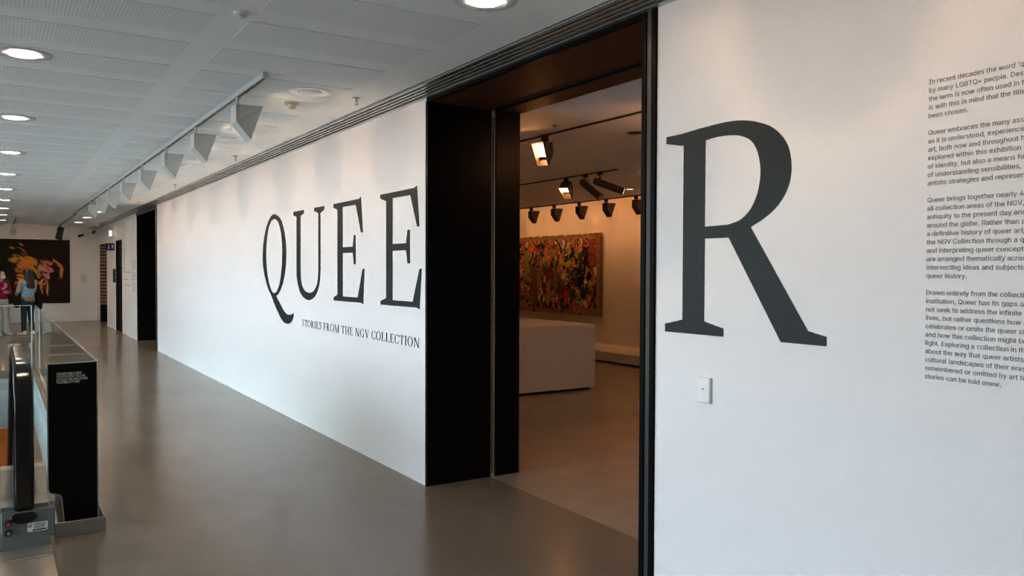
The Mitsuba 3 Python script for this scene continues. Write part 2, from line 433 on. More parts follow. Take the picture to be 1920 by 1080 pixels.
# ------------------------------------------------------------------ lettering on the wall
Q = [[[9.206, 2.239], [9.0, 2.175], [8.868, 2.046], [8.798, 1.9], [8.788, 1.758], [8.824, 1.597], [8.915, 1.453], [9.05, 1.35], [9.163, 1.305]],
     [[9.163, 1.305], [9.008, 1.223], [8.857, 1.144], [8.728, 1.116], [8.607, 1.124], [8.533, 1.144]],
     [[8.528, 1.11], [8.585, 1.054], [8.693, 1.02], [8.828, 1.018], [8.96, 1.052], [9.101, 1.128], [9.246, 1.224], [9.355, 1.305], [9.487, 1.387], [9.608, 1.509], [9.689, 1.644], [9.708, 1.77],
      [9.679, 1.905], [9.596, 2.057], [9.46, 2.174], [9.328, 2.229], [9.206, 2.239]]]
QI = [[9.219, 2.186], [9.093, 2.147], [8.989, 2.042], [8.936, 1.886], [8.931, 1.76], [8.962, 1.597], [9.03, 1.46], [9.131, 1.366], [9.245, 1.339], [9.342, 1.362], [9.453, 1.454], [9.532, 1.596],
      [9.564, 1.749], [9.549, 1.902], [9.481, 2.062], [9.361, 2.16], [9.219, 2.186]]
U1 = [[8.292, 2.162], [8.186, 2.189], [8.186, 2.222], [8.532, 2.222], [8.532, 2.187], [8.424, 2.162]]
U2 = [[8.424, 2.162], [8.424, 1.598], [8.404, 1.495], [8.329, 1.388], [8.212, 1.325], [8.047, 1.297], [7.896, 1.321], [7.784, 1.381], [7.712, 1.471], [7.685, 1.583], [7.682, 1.70]]
U3 = [[7.682, 1.70], [7.682, 2.162], [7.569, 2.189], [7.569, 2.222], [7.863, 2.222], [7.863, 2.192], [7.739, 2.162], [7.739, 1.60]]
U4 = [[7.739, 1.60], [7.769, 1.486], [7.837, 1.417], [7.926, 1.38], [8.016, 1.372], [8.149, 1.387], [8.243, 1.442], [8.285, 1.53], [8.294, 1.632]]
E1 = [[7.319, 2.223], [6.689, 2.226], [6.640, 2.240], [6.599, 1.932], [6.640, 1.930], [6.757, 2.180], [7.079, 2.180], [7.079, 1.812], [6.831, 1.812], [6.807, 1.913], [6.766, 1.914], [6.763, 1.656],
      [6.804, 1.654], [6.831, 1.759], [7.079, 1.759], [7.079, 1.362], [6.716, 1.362], [6.603, 1.613], [6.560, 1.616], [6.589, 1.308], [6.640, 1.319], [7.315, 1.317], [7.315, 1.346], [7.213, 1.374],
      [7.213, 2.162], [7.319, 2.191]]
E2 = [[6.22, 2.226], [5.585, 2.228], [5.532, 2.240], [5.489, 1.933], [5.527, 1.932], [5.648, 2.180], [5.976, 2.180], [5.976, 1.813], [5.723, 1.813], [5.697, 1.915], [5.656, 1.915], [5.652, 1.657],
      [5.695, 1.655], [5.723, 1.759], [5.976, 1.759], [5.976, 1.363], [5.603, 1.363], [5.488, 1.613], [5.450, 1.616], [5.484, 1.309], [5.532, 1.321], [6.215, 1.319], [6.215, 1.349], [6.1, 1.376],
      [6.1, 2.165], [6.22, 2.193]]
R1 = [[2.843, 2.236], [2.741, 2.238], [2.637, 2.245], [2.537, 2.250], [2.455, 2.251], [2.376, 2.244], [2.3, 2.225], [2.226, 2.193], [2.172, 2.146], [2.14, 2.092], [2.128, 2.024], [2.134, 1.968],
      [2.158, 1.913], [2.198, 1.866], [2.252, 1.828], [2.332, 1.789]]
R2 = [[2.041, 1.369], [1.957, 1.352], [1.957, 1.316], [2.17, 1.316], [2.452, 1.749], [2.593, 1.749], [2.593, 1.377], [2.478, 1.352], [2.478, 1.316], [2.842, 1.316], [2.842, 1.353], [2.728, 1.378],
      [2.728, 2.180], [2.843, 2.204]]
RI = [[2.593, 2.188], [2.522, 2.194], [2.441, 2.19], [2.388, 2.179], [2.336, 2.154], [2.301, 2.107], [2.283, 2.041], [2.284, 1.982], [2.302, 1.915], [2.339, 1.858], [2.39, 1.822], [2.456, 1.805], [2.594, 1.802]]


def poly(outer, hole=None):
    p = Polygon(outer).buffer(0)
    return p.difference(Polygon(hole).buffer(0)) if hole else p


BIG = [('Q', poly(catmull(Q[0]) + catmull(Q[1])[1:] + catmull(Q[2]), catmull(QI)), 'large black serif letter Q, first of the tall wall letters'),
       ('U', poly(U1 + catmull(U2)[1:] + U3[1:] + catmull(U4)[1:]), 'large black serif letter U between the Q and an E'),
       ('E', poly(E1), 'large black serif letter E directly after the U'),
       ('E', poly(E2), 'large black serif letter E beside the black doorway edge'),
       ('R', poly(catmull(R1) + R2, catmull(RI[:-1]) + RI[-1:]), 'largest looking black serif letter R alone on the wall past the doorway')]
for ch, p, lab in BIG:
    k = thing('vinyl_letter', lab, 'letter', 'tall black title letters on the white walls')
    put(k, on_right_wall(p, 0.0018), 'vinyl')

# small condensed serif capitals of the subtitle: strokes, serifs and bowls, cap height 1


def ring(cx, cy, rx, ry, tx, ty):
    e = affinity.scale(Point(0, 0).buffer(1, 20), rx, ry)
    i = affinity.scale(Point(0, 0).buffer(1, 20), rx - tx, ry - ty)
    return affinity.translate(e.difference(i), cx, cy)


TK, TN, SF = 0.105, 0.045, 0.035


def stem(x, w=TK, y0=0.0, y1=1.0, serif=(1, 1), ov=0.06):
    g = [sbox(x, y0, x + w, y1)]
    if serif[0]:
        g.append(sbox(x - ov, y0, x + w + ov, y0 + SF))
    if serif[1]:
        g.append(sbox(x - ov, y1 - SF, x + w + ov, y1))
    return unary_union(g)


def slant(x0, x1, w, y0=0.0, y1=1.0):
    return Polygon([(x0, y0), (x0 + w, y0), (x1 + w, y1), (x1, y1)])


def glyph(c):
    if c == 'I':
        return stem(0.06), 0.225
    if c in 'EFL':
        g = [stem(0.06)]
        if c in 'EF':
            g += [sbox(0.06, 1 - TN, 0.42, 1), Polygon([(0.38, 1), (0.42, 1), (0.435, 0.76), (0.415, 0.76)]), sbox(0.1, 0.49, 0.33, 0.49 + TN), sbox(0.315, 0.41, 0.335, 0.61)]
        if c in 'EL':
            g += [sbox(0.06, 0, 0.43, TN), Polygon([(0.39, 0), (0.43, 0), (0.455, 0.27), (0.435, 0.27)])]
        return unary_union(g), 0.46
    if c == 'T':
        return unary_union([stem(0.2, serif=(1, 0)), sbox(0.0, 1 - TN, 0.505, 1), Polygon([(0, 1), (0.04, 1), (0.015, 0.75), (-0.005, 0.75)]), Polygon([(0.505, 1), (0.465, 1), (0.49, 0.75), (0.51, 0.75)])]), 0.505
    if c == 'H':
        return unary_union([stem(0.06), stem(0.46), sbox(0.1, 0.48, 0.5, 0.48 + TN)]), 0.625
    if c == 'M':
        return unary_union([stem(0.06, TN), stem(0.64, TK), slant(0.37, 0.06, 0.10).intersection(sbox(-1, 0, 2, 1)), slant(0.39, 0.68, TN), sbox(0.0, 1 - SF, 0.14, 1), sbox(0.66, 1 - SF, 0.80, 1)]), 0.80
    if c == 'N':
        return unary_union([stem(0.06, TN), stem(0.52, TN), slant(0.46, 0.05, 0.11), sbox(0.0, 1 - SF, 0.14, 1)]), 0.625
    if c == 'V':
        return unary_union([slant(0.24, 0.03, 0.10), slant(0.27, 0.47, TN), sbox(-0.03, 1 - SF, 0.20, 1), sbox(0.39, 1 - SF, 0.57, 1)]), 0.55
    if c == 'O':
        return ring(0.31, 0.5, 0.31, 0.52, 0.095, 0.04), 0.62
    if c in 'CG':
        g = ring(0.31, 0.5, 0.31, 0.52, 0.095, 0.04).difference(sbox(0.44, 0.25, 0.8, 0.78))
        g = unary_union([g, sbox(0.46, 0.72, 0.485, 1.0)])
        if c == 'C':
            g = unary_union([g.difference(sbox(0.49, 0, 0.8, 0.14)), sbox(0.455, 0.16, 0.475, 0.30)])
            return g, 0.52
        return unary_union([g, stem(0.43, 0.09, 0.02, 0.45, (0, 1))]), 0.62
    if c == 'R':
        b = ring(0.16, 0.75, 0.27, 0.25, 0.09, 0.04).intersection(sbox(0.12, 0, 1, 1.1))
        return unary_union([stem(0.06), b, slant(0.45, 0.20, 0.11, 0, 0.52), sbox(0.42, 0, 0.60, SF)]), 0.56
    if c == 'S':
        mid = LineString(catmull([(0.36, 0.80), (0.30, 0.94), (0.19, 0.975), (0.08, 0.90), (0.065, 0.76), (0.15, 0.62), (0.28, 0.47), (0.345, 0.33), (0.335, 0.15), (0.22, 0.025), (0.10, 0.05), (0.03, 0.20)], 6))
        thick = LineString(catmull([(0.08, 0.78), (0.15, 0.62), (0.28, 0.47), (0.34, 0.28)], 6))
        return unary_union([mid.buffer(0.026), thick.buffer(0.048), sbox(0.345, 0.74, 0.37, 1.0), sbox(0.015, 0.0, 0.04, 0.27)]), 0.40
    raise KeyError(c)


sub = thing('subtitle_lettering', 'thin black serif line of small capitals under the big letters', 'lettering')
pen, run = 0.0, []
for ch in 'STORIES FROM THE NGV COLLECTION':
    if ch == ' ':
        pen += 0.30
        continue
    g, adv = glyph(ch)
    run.append((ch, g, pen))
    pen += adv + 0.105
total = pen - 0.105
SX = (8.243 - 5.488) / total
for ch, g, x in run:
    g = affinity.affine_transform(g, [-SX, 0, 0, 0.0725, 8.243 - x * SX, 1.0195])
    part(sub, 'letter', on_right_wall(g.buffer(0), 0.0012), 'vinyl')

# introduction panel text: paragraphs of lines
PARAS = [["In recent decades the word \u2018queer\u2019", "by many LGBTQ+ people. Despite", "the term is now often used in the", "is with this in mind that the title for", "been chosen."],
         ["Queer embraces the many associations", "as it is understood, experienced and", "art, both now and throughout history", "explored within this exhibition as an", "of identity, but also a means for",
          "of understanding sensibilities, aesthetic", "artistic strategies and representations"],
         ["Queer brings together nearly 400", "all collection areas of the NGV, with", "antiquity to the present day and", "around the globe. Rather than attempt", "a definitive history of queer art, the",
          "the NGV Collection through a queer", "and interpreting queer concepts and", "are arranged thematically across the", "intersecting ideas and subjects that", "queer history."],
         ["Drawn entirely from the collection of", "institution, Queer has its gaps and", "not seek to address the infinite", "lives, but rather questions how a", "celebrates or omits the queer stories", "and how this collection might be",
          "light. Exploring a collection in this", "about the way that queer artists have", "cultural landscapes of their eras,", "remembered or omitted by art history", "stories can be told anew."]]
intro = thing('introduction_text', 'grey printed introduction text in four paragraphs on the right of the white wall', 'wall text')
row = 0
for para in PARAS:
    ms = []
    for line in para:
        t = meshkit.text_mesh(line, 0.0158, 0.0008)
        ms.append(wall_lettering(t, 1.567, 2.2405 - row * 0.02864, sx=0.98))
        row += 1
    row += 1
    part(intro, 'paragraph', cat(ms), 'print_grey')

# small captions on the far wall
cap = thing('wall_caption', 'faint grey printed captions on the far white wall beside the far black portal', 'wall text')
for y, z0, z1, w, n in ((22.05, 1.62, 1.62, 0.28, 1), (22.05, 1.54, 1.54, 1.1, 1), (22.05, 1.36, 1.36, 0.6, 1), (21.95, 1.22, 1.20, 1.0, 1)):
    part(cap, 'text_line', bx(WX - 0.001, WX, y - w, y, z0 - 0.012, z0 + 0.012), 'print_pale')
for i in range(17):
    z = 1.80 - i * 0.043
    w = 0.62 if i % 6 != 5 else 0.25
    part(cap, 'text_line', bx(WX - 0.001, WX, 20.72 - w, 20.72, z - 0.008, z + 0.008), 'print_pale')
rd = thing('door_reader', 'small black control box on the far wall beside the narrow black doorway', 'control box')
part(rd, 'body', bx(WX - 0.05, WX, 23.70, 23.86, 1.26, 1.62, 0.01), 'black_plastic')
part(rd, 'keypad', bx(WX - 0.054, WX - 0.05, 23.73, 23.83, 1.44, 1.56, 0.001), 'grey_channel')

# light switch
sw = thing('light_switch', 'small white wall plate below the letter R', 'switch plate')
part(sw, 'plate', trimesh.convex.convex_hull(np.array([[WX - d, y, z] for d, a in ((0, 0), (0.011, 0.0), (0.014, 0.004)) for y in (2.544 + a, 2.617 - a) for z in (1.012 + a, 1.126 - a)])), 'white_plastic')
part(sw, 'sensor', cyl((WX - 0.0155, 2.583, 1.073), (WX - 0.013, 2.583, 1.073), 0.0035), 'grey_channel', True)
part(sw, 'edge_shade', bx(WX - 0.004, WX, 2.541, 2.544, 1.012, 1.126), 'dish_grey')  # grey strip standing for the shadow along the plate's edge

# ------------------------------------------------------------------ ceiling things
EMIT = lambda c, k: {'type': 'area', 'radiance': rgb([v * k for v in c])}
WHITE_LAMP = (1.0, 0.75, 0.50)


def downlight(x, y, label, group, lit=True, z=ZC, r=0.15):
    k = thing('downlight', label, 'downlight', group)
    prof = [(r, 0.0), (r, -0.006), (r * 0.93, -0.010), (r * 0.58, -0.005), (r * 0.56, -0.001), (r * 0.56, 0.0)]
    part(k, 'trim_ring', lathe(prof, (x, y, z), 40), 'white_plastic' if not lit else 'dish_grey', 40)  # rings of lit lamps toned greyer for the shade of a recess
    lens = lathe([(0.0, -0.012), (r * 0.40, -0.0105), (r * 0.5, -0.007), (r * 0.52, -0.002)], (x, y, z), 32)
    if lit:
        disc = trimesh.creation.cylinder(r * 0.5, 0.004, sections=32)
        disc.apply_translation((x, y, z - 0.0125))
        part(k, 'lens', disc, 'print_white', emitter=EMIT(WHITE_LAMP, DOWN_POWER))
    else:
        part(k, 'lens', lens, 'white_metal', 40)
    return k


ORD = ('first', 'second', 'third', 'fourth', 'fifth', 'sixth', 'seventh', 'eighth', 'ninth', 'tenth', 'eleventh', 'twelfth')
for i in range(9):
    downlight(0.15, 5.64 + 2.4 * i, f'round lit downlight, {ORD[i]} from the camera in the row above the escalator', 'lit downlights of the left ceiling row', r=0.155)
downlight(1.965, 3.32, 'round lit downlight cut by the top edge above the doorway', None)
for i in range(3):
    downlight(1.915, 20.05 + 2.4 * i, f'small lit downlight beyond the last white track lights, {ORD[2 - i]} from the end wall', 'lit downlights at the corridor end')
for i, lab in enumerate(('round white unlit ceiling disc nearest the doorway, beside the smoke detector', 'round white unlit ceiling disc behind the second track light', 'round white unlit ceiling disc behind the third track light')):
    downlight(1.915, 5.70 + 2.40 * i, lab, 'unlit ceiling discs', lit=False)
bl = thing('blank_cover', 'plain flat white round cover on the ceiling behind the first track light', 'cover plate')
put(bl, lathe([(0, -0.006), (0.10, -0.006), (0.105, -0.003), (0.105, 0)], (1.905, 6.92, ZC), 32), 'white_plastic', 40)
sm = thing('smoke_detector', 'beige domed smoke detector on the ceiling beside the first white disc', 'smoke detector')
part(sm, 'base', lathe([(0, -0.022), (0.052, -0.022), (0.056, -0.015), (0.056, 0)], (1.92, 6.14, ZC), 32), 'beige_plastic', 40)
part(sm, 'sensor_head', lathe([(0, -0.05), (0.024, -0.05), (0.03, -0.04), (0.034, -0.022), (0, -0.022)], (1.92, 6.14, ZC), 24), 'beige_plastic', 40)
part(sm, 'cap', lathe([(0, -0.056), (0.018, -0.056), (0.02, -0.05), (0, -0.05)], (1.92, 6.14, ZC), 24), 'white_plastic', 40)
oc = thing('ceiling_sensor', 'small white round sensor on the ceiling near the top of the picture', 'sensor')
part(oc, 'base', lathe([(0, -0.014), (0.036, -0.014), (0.038, -0.01), (0.038, 0)], (1.045, 4.15, ZC), 32), 'white_plastic', 40)
part(oc, 'lens', lathe([(0, -0.028), (0.018, -0.026), (0.03, -0.014), (0, -0.014)], (1.045, 4.15, ZC), 24), 'white_metal', 40)


def sprinkler(x, y, z, label, group=None):
    k = thing('sprinkler', label, 'sprinkler', group)
    part(k, 'escutcheon', lathe([(0, -0.006), (0.026, -0.005), (0.032, 0)], (x, y, z), 24), 'steel_dull', 40)
    part(k, 'frame', cat(cyl((x, y, z - 0.024), (x, y, z), 0.008, 12), cyl((x - 0.009, y, z - 0.05), (x - 0.009, y, z - 0.02), 0.0025, 8), cyl((x + 0.009, y, z - 0.05), (x + 0.009, y, z - 0.02), 0.0025, 8)), 'steel_dull')
    part(k, 'deflector', lathe([(0, -0.053), (0.017, -0.054), (0.017, -0.051), (0, -0.05)], (x, y, z), 16), 'steel_dull', 40)


sprinkler(2.275, 5.72, ZC, 'small metal sprinkler head on the ceiling between the smoke detector and the doorway')
sprinkler(2.285, 9.35, ZC, 'small metal sprinkler head on the ceiling above the letter Q')
sprinkler(2.285, 13.0, ZC, 'small metal sprinkler head on the ceiling farthest down the white wall')
sprinkler(2.285, 16.65, ZC, 'tiny sprinkler head on the ceiling by the far black portal')
ds = thing('dome_camera', 'small white dome camera in the far ceiling corner above the exit box', 'camera')
part(ds, 'base', lathe([(0, -0.03), (0.07, -0.03), (0.07, 0)], (2.37, 24.9, ZC), 24), 'white_plastic', 40)
part(ds, 'dome', lathe([(0, -0.11), (0.035, -0.10), (0.058, -0.065), (0.062, -0.03), (0, -0.03)], (2.37, 24.9, ZC), 24), 'white_plastic', 40)
dt = thing('ceiling_detector', 'tiny white detector on the ceiling far down the corridor', 'detector')
put(dt, lathe([(0, -0.04), (0.03, -0.038), (0.05, -0.012), (0.05, 0)], (1.07, 18.8, ZC), 20), 'white_plastic', 40)


def track(name_label, x, y0, y1, z, mat, slot_mat, group=None, w=0.018, h=0.036):
    k = thing('lighting_track', name_label, 'lighting track', group)
    part(k, 'rail', cat(bx(x - w, x - 0.007, y0, y1, z - h, z, 0.001), bx(x + 0.007, x + w, y0, y1, z - h, z, 0.001), bx(x - 0.007, x + 0.007, y0, y1, z - h * 0.35, z)), mat)
    part(k, 'slot', bx(x + 0.001, x + w - 0.003, y0 + 0.03, y1 - 0.03, z - h - 0.0012, z - h - 0.0002), slot_mat)
    for ya, yb in ((y0, y0 + 0.03), (y1 - 0.03, y1)):
        part(k, 'end_cap', bx(x - w - 0.0005, x + w + 0.0005, ya, yb, z - h - 0.001, z, 0.002), mat)
    return k


WEDGE = [(0.0, 0.0), (0.19, 0.0), (0.105, -0.245), (0.0, -0.125)]


def wedge_lamp(x, y, z, rot, label, group, mat, colour, power, adaptor_mat, w=0.15, scale=1.0, tilt=0.0, beam=False):
    """A wall washer hung from a track at (x, y, z): adaptor, stem, folded wedge housing and the lit opening, which faces +x before rot (degrees)."""
    k = thing('track_light', label, 'track light', group)
    M = np.array((T().translate([x, y, z]) @ T().rotate([0, 0, 1], rot)).matrix, float)
    N = M @ np.array((T().translate([0, 0, -0.062]) @ T().rotate([0, 1, 0], tilt) @ T().scale(scale)).matrix, float)

    def mv(m, A):
        m = m.copy()
        m.apply_transform(A)
        return m
    part(k, 'adaptor', mv((bx(-0.011, 0.013, -0.028, 0.028, -0.016, -0.0015, 0.002) if adaptor_mat != 'lamp_black' else bx(-0.022, 0.022, -0.03, 0.03, -0.05, -0.0015, 0.003)), M), adaptor_mat)
    part(k, 'stem', mv(cat(cyl((0, 0, -0.066), (0, 0, -0.012), 0.011, 14), bx(-0.014, 0.014, -0.006, 0.006, -0.066, -0.05, 0.002)), M), mat)
    A, B, C, D = [np.array(q) + np.array([-0.03, 0.0]) for q in WEDGE]
    t = 0.004
    top = prism_y([A, B, B + [-0.01, -t], A + [0, -t]], -w / 2, w / 2)
    back = prism_y([A, A + [t, 0], D + [t, 0], D], -w / 2, w / 2)
    low = prism_y([D, C, C + [0.004, 0.006], D + [0.002, t]], -w / 2, w / 2)
    def side(sg):
        out = []
        for tri, off in (((A, B, D), (0.014, 0.0, 0.0)), ((B, C, D), (0.0, 0.010, 0.0))):
            o = [[q[0], sg * (w / 2 - d), q[1]] for q, d in zip(tri, off)]
            out.append(trimesh.convex.convex_hull(np.array(o + [[x_, y_ - sg * t, z_] for x_, y_, z_ in o])))
        return out
    s1, s2 = side(-1), side(1)
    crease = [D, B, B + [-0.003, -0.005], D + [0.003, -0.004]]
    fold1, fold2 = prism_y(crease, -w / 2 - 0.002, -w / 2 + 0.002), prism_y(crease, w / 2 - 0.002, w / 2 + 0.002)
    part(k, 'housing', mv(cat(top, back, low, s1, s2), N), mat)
    part(k, 'fold_shade', mv(fold1, N), 'dish_grey' if mat == 'white_metal' else mat)  # on white lamps the strip is toned darker for shade in the crease
    part(k, 'fold_shade', mv(fold2, N), 'dish_grey' if mat == 'white_metal' else mat)
    a, b = np.array([0.082, -0.010]), np.array([0.030, -0.148])
    nrm = np.array([a[1] - b[1], -(a[0] - b[0])])
    nrm = nrm / np.linalg.norm(nrm)
    lens = prism_y([b - nrm * 0.012, b, a, a - nrm * 0.012], -w / 2 + 0.006, w / 2 - 0.006)
    # only the front face gives light: a quad whose normal points out of the opening
    q = np.array([[b[0], -w / 2 + 0.007, b[1]], [b[0], w / 2 - 0.007, b[1]], [a[0], w / 2 - 0.007, a[1]], [a[0], -w / 2 + 0.007, a[1]]]) + np.array([nrm[0], 0, nrm[1]]) * 0.001
    quad = trimesh.Trimesh(q, [[0, 1, 2], [0, 2, 3]], process=False)
    if quad.face_normals[0] @ np.array([nrm[0], 0, nrm[1]]) < 0:
        quad = trimesh.Trimesh(q, [[0, 2, 1], [0, 3, 2]], process=False)
    part(k, 'reflector', mv(lens, N), 'print_white')
    if beam:
        part(k, 'lamp_face', mv(quad, N), 'print_white')
        o, d = N @ [0.108, 0, -0.088, 1], N[:3, :3] @ np.array([math.cos(math.radians(14)), 0, -math.sin(math.radians(14))])
        scene[k + '_beam'] = {'type': 'spot', 'intensity': rgb([v * power for v in colour]), 'cutoff_angle': 74.0, 'beam_width': 8.0,
                              'to_world': T().look_at(origin=[float(v) for v in o[:3]], target=[float(v) for v in o[:3] + d], up=[0, 1, 0] if abs(d[1]) < 0.5 else [1, 0, 0])}
    else:
        part(k, 'lamp_face', mv(quad, N), 'print_white', emitter=EMIT(colour, power))
    return k


TX = 1.487
track('white surface track carrying the corridor wall washers', TX, 5.30, 20.9, ZC, 'white_metal', 'black_plastic')
for i, y in enumerate((6.02, 7.47, 8.92, 10.55, 12.22, 13.82, 15.30, 16.75)):
    lab = f'white folded wedge light hanging on the white track, {ORD[i]} from the near track end'
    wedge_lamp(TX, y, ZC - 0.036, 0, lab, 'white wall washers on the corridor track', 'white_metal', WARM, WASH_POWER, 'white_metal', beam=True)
# the track goes on past the doorway, above the frame, washing the wall with the R
track('white surface track above the wall with the letter R', TX, -3.5, 2.45, ZC, 'white_metal', 'black_plastic')
for y in (-2.2, -0.8, 0.6, 2.0):
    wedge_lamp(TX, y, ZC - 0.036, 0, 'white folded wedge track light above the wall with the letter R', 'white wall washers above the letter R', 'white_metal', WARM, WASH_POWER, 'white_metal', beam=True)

# far end of the corridor
track('short dark track on the far ceiling before the end wall, right one', 1.56, 20.9, 26.9, ZC, 'grille_metal', 'black_plastic')
track('short dark track on the far ceiling before the end wall, left one', 0.43, 23.2, 27.2, ZC, 'grille_metal', 'black_plastic')
wedge_lamp(0.43, 26.4, ZC - 0.036, 90, 'grey track light hanging before the large painting', None, 'white_metal', WARM, 9.0, 'white_metal', scale=0.95)


def can_spot(x, y, z, aim, label, group, mat, power=0, colour=AMBER, r=0.05, L=0.22, yoke=True):
    k = thing('spotlight', label, 'spotlight', group)
    p = np.array([x, y, z - 0.13])
    d = np.array(aim, float)
    d /= np.linalg.norm(d)
    part(k, 'adaptor', bx(x - 0.016, x + 0.016, y - 0.04, y + 0.04, z - 0.03, z - 0.0015, 0.003), 'lamp_black')
    side = np.cross(d, [0, 0, 1.0])
    side /= np.linalg.norm(side)
    a = p + side * (r + 0.008)
    b = p - side * (r + 0.008)
    part(k, 'yoke', cat(cyl(a, a + [0, 0, 0.07], 0.006, 8), cyl(b, b + [0, 0, 0.07], 0.006, 8), cyl(a + [0, 0, 0.07], b + [0, 0, 0.07], 0.006, 8), cyl(p + [0, 0, 0.07], (x, y, z - 0.02), 0.008, 8)), mat)
    part(k, 'barrel', cat(cyl(p - d * L * 0.15, p + d * L * 0.85, r, 24), cyl(p + d * L * 0.85, p + d * L * 0.9, r * 1.12, 24), cyl(p - d * L * 0.24, p - d * L * 0.15, r * 0.8, 24)), mat, 40)
    f = p + d * L * 0.902
    disc = trimesh.creation.cylinder(r * 0.9, 0.003, sections=24)
    disc.apply_transform(trimesh.geometry.align_vectors([0, 0, 1], d))
    disc.apply_translation(f)
    if power:
        part(k, 'lens', disc, 'print_white', emitter=EMIT(colour, power))
    else:
        part(k, 'lens', disc, 'lens_dark')
    return k


can_spot(1.57, 26.3, ZC - 0.036, (-0.15, 0.5, -0.85), 'dark cylindrical spotlight at the end of the far right track', None, 'grey_channel', 26.0, WARM, r=0.085, L=0.30)
for x, y, z, a, lab in ((2.28, 28.2, 2.66, (-0.75, -0.6, -0.25), 'small dark bullet camera high on the end wall'), (2.60, 28.2, 2.78, (-0.3, -0.9, -0.3), 'tiny black camera in the far wall corner')):
    k = thing('security_camera', lab, 'camera')
    d = np.array(a) / np.linalg.norm(a)
    q = np.array([x, y, z])
    part(k, 'body', cat(cyl(q - d * 0.02, q + d * 0.13, 0.034, 16), cyl(q + d * 0.13, q + d * 0.145, 0.04, 16)), 'black_plastic', 40)
    part(k, 'bracket', cyl(q, (x + 0.02, Y_END, z + 0.03), 0.012, 10), 'black_plastic', 40)

# ------------------------------------------------------------------ far corridor signs
ex = thing('exit_box', 'small box light with a glowing face high on the far wall', 'exit sign')
part(ex, 'housing', bx(2.55, WX, 23.93, 24.06, 2.485, 2.645, 0.006), 'dish_grey')
part(ex, 'face', bx(2.556, 2.622, 23.922, 23.93, 2.492, 2.638, 0.002), 'print_white', emitter=EMIT((0.95, 0.97, 1.0), 1.1))
bs = thing('toilet_sign', 'dark blue projecting sign with two white symbols by the slatted opening', 'sign')
part(bs, 'plate', bx(2.485, WX, 23.9, 23.93, 2.11, 2.30, 0.003), 'sign_blue')
tri = Polygon([(2.515, 2.15), (2.575, 2.15), (2.555, 2.225), (2.535, 2.225)]).union(Point(2.545, 2.248).buffer(0.018))
tr2 = Polygon([(2.622, 2.15), (2.642, 2.15), (2.665, 2.235), (2.65, 2.265), (2.615, 2.265), (2.60, 2.235)])
for g in (tri, tr2):
    part(bs, 'symbol', mapped(ext(g, 0.002), lambda u, v, w: (u, 23.9 - w, v), False), 'symbol_pale')

# ------------------------------------------------------------------ paintings


def canvas_mesh(n, m):
    u, v = np.meshgrid(np.linspace(0, 1, n), np.linspace(0, 1, m))
    i = np.arange(n * m).reshape(m, n)
    f = np.vstack([np.stack([i[:-1, :-1], i[:-1, 1:], i[1:, 1:]], -1).reshape(-1, 3), np.stack([i[:-1, :-1], i[1:, 1:], i[1:, :-1]], -1).reshape(-1, 3)])
    return u.ravel(), v.ravel(), f


def fb(x, y, s, o=4):
    return meshkit.fbm(np.stack([x, y, np.zeros_like(x)], -1), o, s)


# abstract canvas on the end wall: warm sweeps on near black, x from -1.55 to 1.93
PX0, PX1, PZ0, PZ1 = -1.55, 1.93, 0.57, 2.50
u, v, f = canvas_mesh(420, 240)
X, Z = PX0 + u * (PX1 - PX0), PZ0 + v * (PZ1 - PZ0)
wx = X + 0.10 * (fb(X * 3, Z * 3, 1) - 0.5) * 2
wz = Z + 0.10 * (fb(X * 3 + 5, Z * 3, 2) - 0.5) * 2
col = np.stack([0.012 + 0.012 * fb(X, Z, 3), 0.009 + 0.006 * fb(X, Z, 4), 0.008 + 0 * X], -1)


def stroke(p0, p1, w, c, rough=0.5, taper=0.6, seed=0):
    global col
    p0, p1 = np.array(p0), np.array(p1)
    d = p1 - p0
    L = np.hypot(*d)
    t = ((wx - p0[0]) * d[0] + (wz - p0[1]) * d[1]) / L ** 2
    s = ((wx - p0[0]) * d[1] - (wz - p0[1]) * d[0]) / L
    streak = fb(t * 2.5 + seed, s * 40 + seed * 3, seed + 11, 3)
    ww = w * (1 - taper * np.abs(2 * np.clip(t, 0, 1) - 1) ** 2)
    a = np.clip((ww - np.abs(s)) / (0.25 * w), 0, 1) * np.clip(t * 8, 0, 1) * np.clip((1 - t) * 8, 0, 1) * np.clip((streak - 0.12 - rough * 0.42) * 6, 0, 1)
    tone = 0.65 + 0.7 * streak
    col = col * (1 - a[:, None]) + a[:, None] * np.array(c)[None] * tone[:, None]


